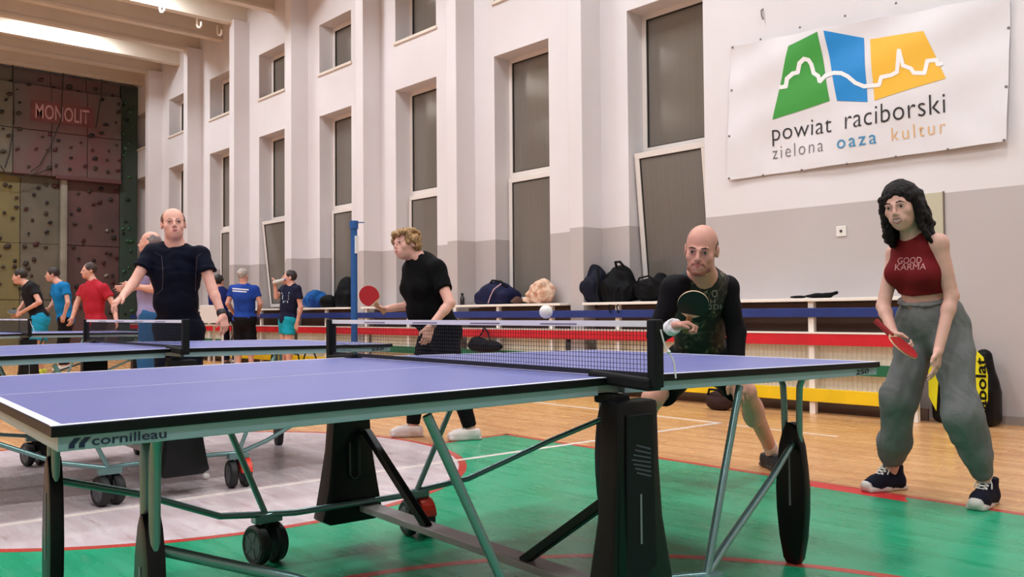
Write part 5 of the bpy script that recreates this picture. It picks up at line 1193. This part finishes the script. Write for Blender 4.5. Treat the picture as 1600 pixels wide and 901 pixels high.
for x in (-6.62, -6.50): strap(r, [(x+.05, 7.55, SH+.2), (x, 7.47, SH+.12), (x+.01, 7.45, SH+.01), (x-.02, 7.385, SH-.05), (x+.01, 7.385, SH-.12)], .009, Mst)
def b_pk3(S):
    S.ell((-6.28, 7.66, SH+.12), (.20, .14, .13), None, .04, 0); S.ell((-6.12, 7.66, SH+.17), (.12, .12, .14), None, .04, 0); S.ell((-6.0, 7.66, SH+.12), (.14, .12, .12), None, .04, 0); S.cut((0, 0, SH+.002), (0, 0, -1))
r = wrinkled('duffel_bag', 'slouched black bag on the shelf behind the bald man', 'bag', b_pk3, [Mk], org=(-6.2, 7.66, SH), seed=9, amp=.008)
strap(r, [(-6.35, 7.54, SH+.2), (-6.28, 7.5, SH+.26), (-6.15, 7.5, SH+.28), (-6.05, 7.54, SH+.2)], .011, Mst)
wrinkled('gloves', 'black gloves lying on the shelf under the banner', 'gloves', lambda S: (S.ell((-4.42, 7.60, SH+.016), (.09, .05, .018), None, .02, 0), S.ell((-4.20, 7.58, SH+.022), (.14, .05, .022), None, .02, 0), S.cone((-4.12, 7.58, SH+.02), (-4.0, 7.56, SH+.05), .022, .014, .02, 0), S.cut((0, 0, SH+.001), (0, 0, -1))), [Mk], res=.008, amp=.003, org=(-4.25, 7.6, SH))
bo = empty('drink_bottle', (-9.52, 7.58, SH), label='small dark bottle standing on the shelf beside the navy bag', cat='bottle')
MB().lathe((0, 0, 0), (0, 0, 1), [(.030, 0), (.032, .01), (.032, .10), (.014, .125), (.014, .14)], 14).build('bottle_body', mat('bottle_dark', (36, 30, 34), .3), bo, smooth=True); MB().lathe((0, 0, .14), (0, 0, 1), [(.017, 0), (.017, .022)], 12).build('cap', Mst, bo)
def b_blue(S):
    S.ell((-13.74, 7.66, SH+.14), (.32, .16, .18), None, .05, 0); S.cone((-13.95, 7.60, SH+.10), (-13.55, 7.58, SH+.25), .08, .06, .04, 0); S.cut((0, 0, SH+.002), (0, 0, -1))
r = wrinkled('holdall', 'bright blue holdall on the shelf left of the blue post', 'bag', b_blue, [mat('bag_bright_blue', (30, 92, 160), .65, noise=.3, nscale=6, rgb2=(22, 48, 110))], org=(-13.7, 7.66, SH), seed=5)
wrinkled('shoulder_bag', 'small black bag between the bright blue holdall and the black rucksack', 'bag', lambda S: (S.ell((-13.17, 7.58, SH+.10), (.20, .13, .12), None, .05, 0), S.cut((0, 0, SH+.002), (0, 0, -1))), [Mk], org=(-13.28, 7.58, SH), seed=7)
wrinkled('rucksack', 'tall black rucksack half hidden by the blue post', 'bag', lambda S: (S.ell((-12.70, 7.66, SH+.24), (.22, .14, .27), None, .05, 0), S.box((-12.68, 7.66, SH+.13), (.22, .14, .13), None, .06, .05, 0), S.cut((0, 0, SH+.002), (0, 0, -1))), [Mk], org=(-12.7, 7.66, SH), seed=12)
# black bag hung low on the guard, small bag on the floor
c = at_y(756, 543, 7.30)
r = wrinkled('kit_bag', 'flat black kit bag hung low on the striped guard behind the nearest net', 'bag', lambda S: (S.ell((c.x, 7.32, .52), (.34, .08, .08), None, .04, 0), S.ell((c.x-.14, 7.32, .57), (.14, .07, .07), None, .04, 0)), [Mk], org=(c.x, 7.32, .45), seed=13)
strap(r, [(c.x-.2, 7.33, .58), (c.x-.12, 7.385, .70), (c.x-.12, 7.40, .765), (c.x-.02, 7.385, .70), (c.x+.1, 7.33, .56)], .01, Mst)
c2 = at_z(1125, 640)
r = wrinkled('shoe_bag', 'small dark bag on the floor below the guard, seen under the nearest table', 'bag', lambda S: (S.ell((c2.x, c2.y, .09), (.15, .10, .10), None, .04, 0), S.cut((0, 0, .002), (0, 0, -1))), [mat('bag_brown_dark', (58, 40, 38), .7)], org=(c2.x, c2.y, 0), seed=14)
strap(r, [(c2.x-.1, c2.y-.05, .14), (c2.x-.05, c2.y-.1, .2), (c2.x+.05, c2.y-.1, .2), (c2.x+.1, c2.y-.05, .14)], .012, Mst)
cl = at_y(470, 556, 7.36); lp_ = empty('cable_coil', (cl.x, 7.37, 0), label='black cable looped over the yellow board behind the second table', cat='cable')
for k in range(3):
    cx_ = -.9+.62*k; MB().tube([(cx_+.22*math.cos(a), -.01*k, .14+.20*math.sin(a)) for a in np.linspace(-.5, 3.6, 14)], .014, 6).build('loop', Mst, lp_, smooth=True)
# racket bag against the wall
A0 = at_z(1448, 658); rb = empty('racket_bag', (-3.02, 7.62, 0), label='yellow and black racket bag leaning on the wall behind the laughing woman', cat='racket bag')
My = mat('racket_bag_yellow', (222, 212, 40), .45, noise=.06, nscale=5); Mkb = mat('racket_bag_black', (20, 18, 18), .45)
def rbag(nm, x, w, h, dpt, m, y):
    S = SDF(.010); S.chain([(x, y, .12), (x, y, h*.5), (x-.005, y+.02, h-.10)], [w*.92, w, w*.62], .05, 0); S.box((x, y, .16), (w, dpt, .155), None, .05, .05, 0); S.cut((0, 0, .003), (0, 0, -1)); return S.build(nm, m, rb, rb.location[:])
rbag('compartment', -3.10, .075, .58, .10, Mkb, 7.64)
rbag('compartment', -2.98, .075, .60, .10, Mkb, 7.66); rbag('compartment', -2.78, .10, .66, .13, Mkb, 7.64)
def panel(pts, m, nm, y=7.49, proud=0):
    MB().prism([(p[0]-rb.location.x, p[1]) for p in pts], lambda u, v, t: (u, y-rb.location.y-.012*t+.04*max(0, v-.5), v)).build(nm, m, rb, .004)
panel([(-3.18, .22), (-3.12, .10), (-3.10, .34), (-3.13, .50), (-3.18, .44)], My, 'side_panel', 7.535); panel([(-3.05, .05), (-2.99, .05), (-2.98, .38), (-3.03, .52), (-3.06, .34)], My, 'side_panel', 7.545)
panel([(-2.84, .06), (-2.76, .05), (-2.705, .22), (-2.70, .42), (-2.73, .56), (-2.79, .62), (-2.835, .45)], My, 'front_panel', 7.502)
me = text_mesh('Babolat', 1, 0, 'LEFT', 1, .02); xs_ = [v.co.x for v in me.vertices]; x0 = min(xs_); ww = max(xs_)-x0
xform(me, lambda q_: Vector((-2.712-rb.location.x-q_.y/.69*.075, 7.486-rb.location.y+.04*max(0, (q_.x-x0)/ww*.50+.06-.5), (q_.x-x0)/ww*.50+.06))); link('bag_lettering', me, Mkb, rb)
strap(rb, [(-2.94, 7.53, .1), (-2.945, 7.52, .3), (-2.94, 7.57, .5)], .018, Mkb)
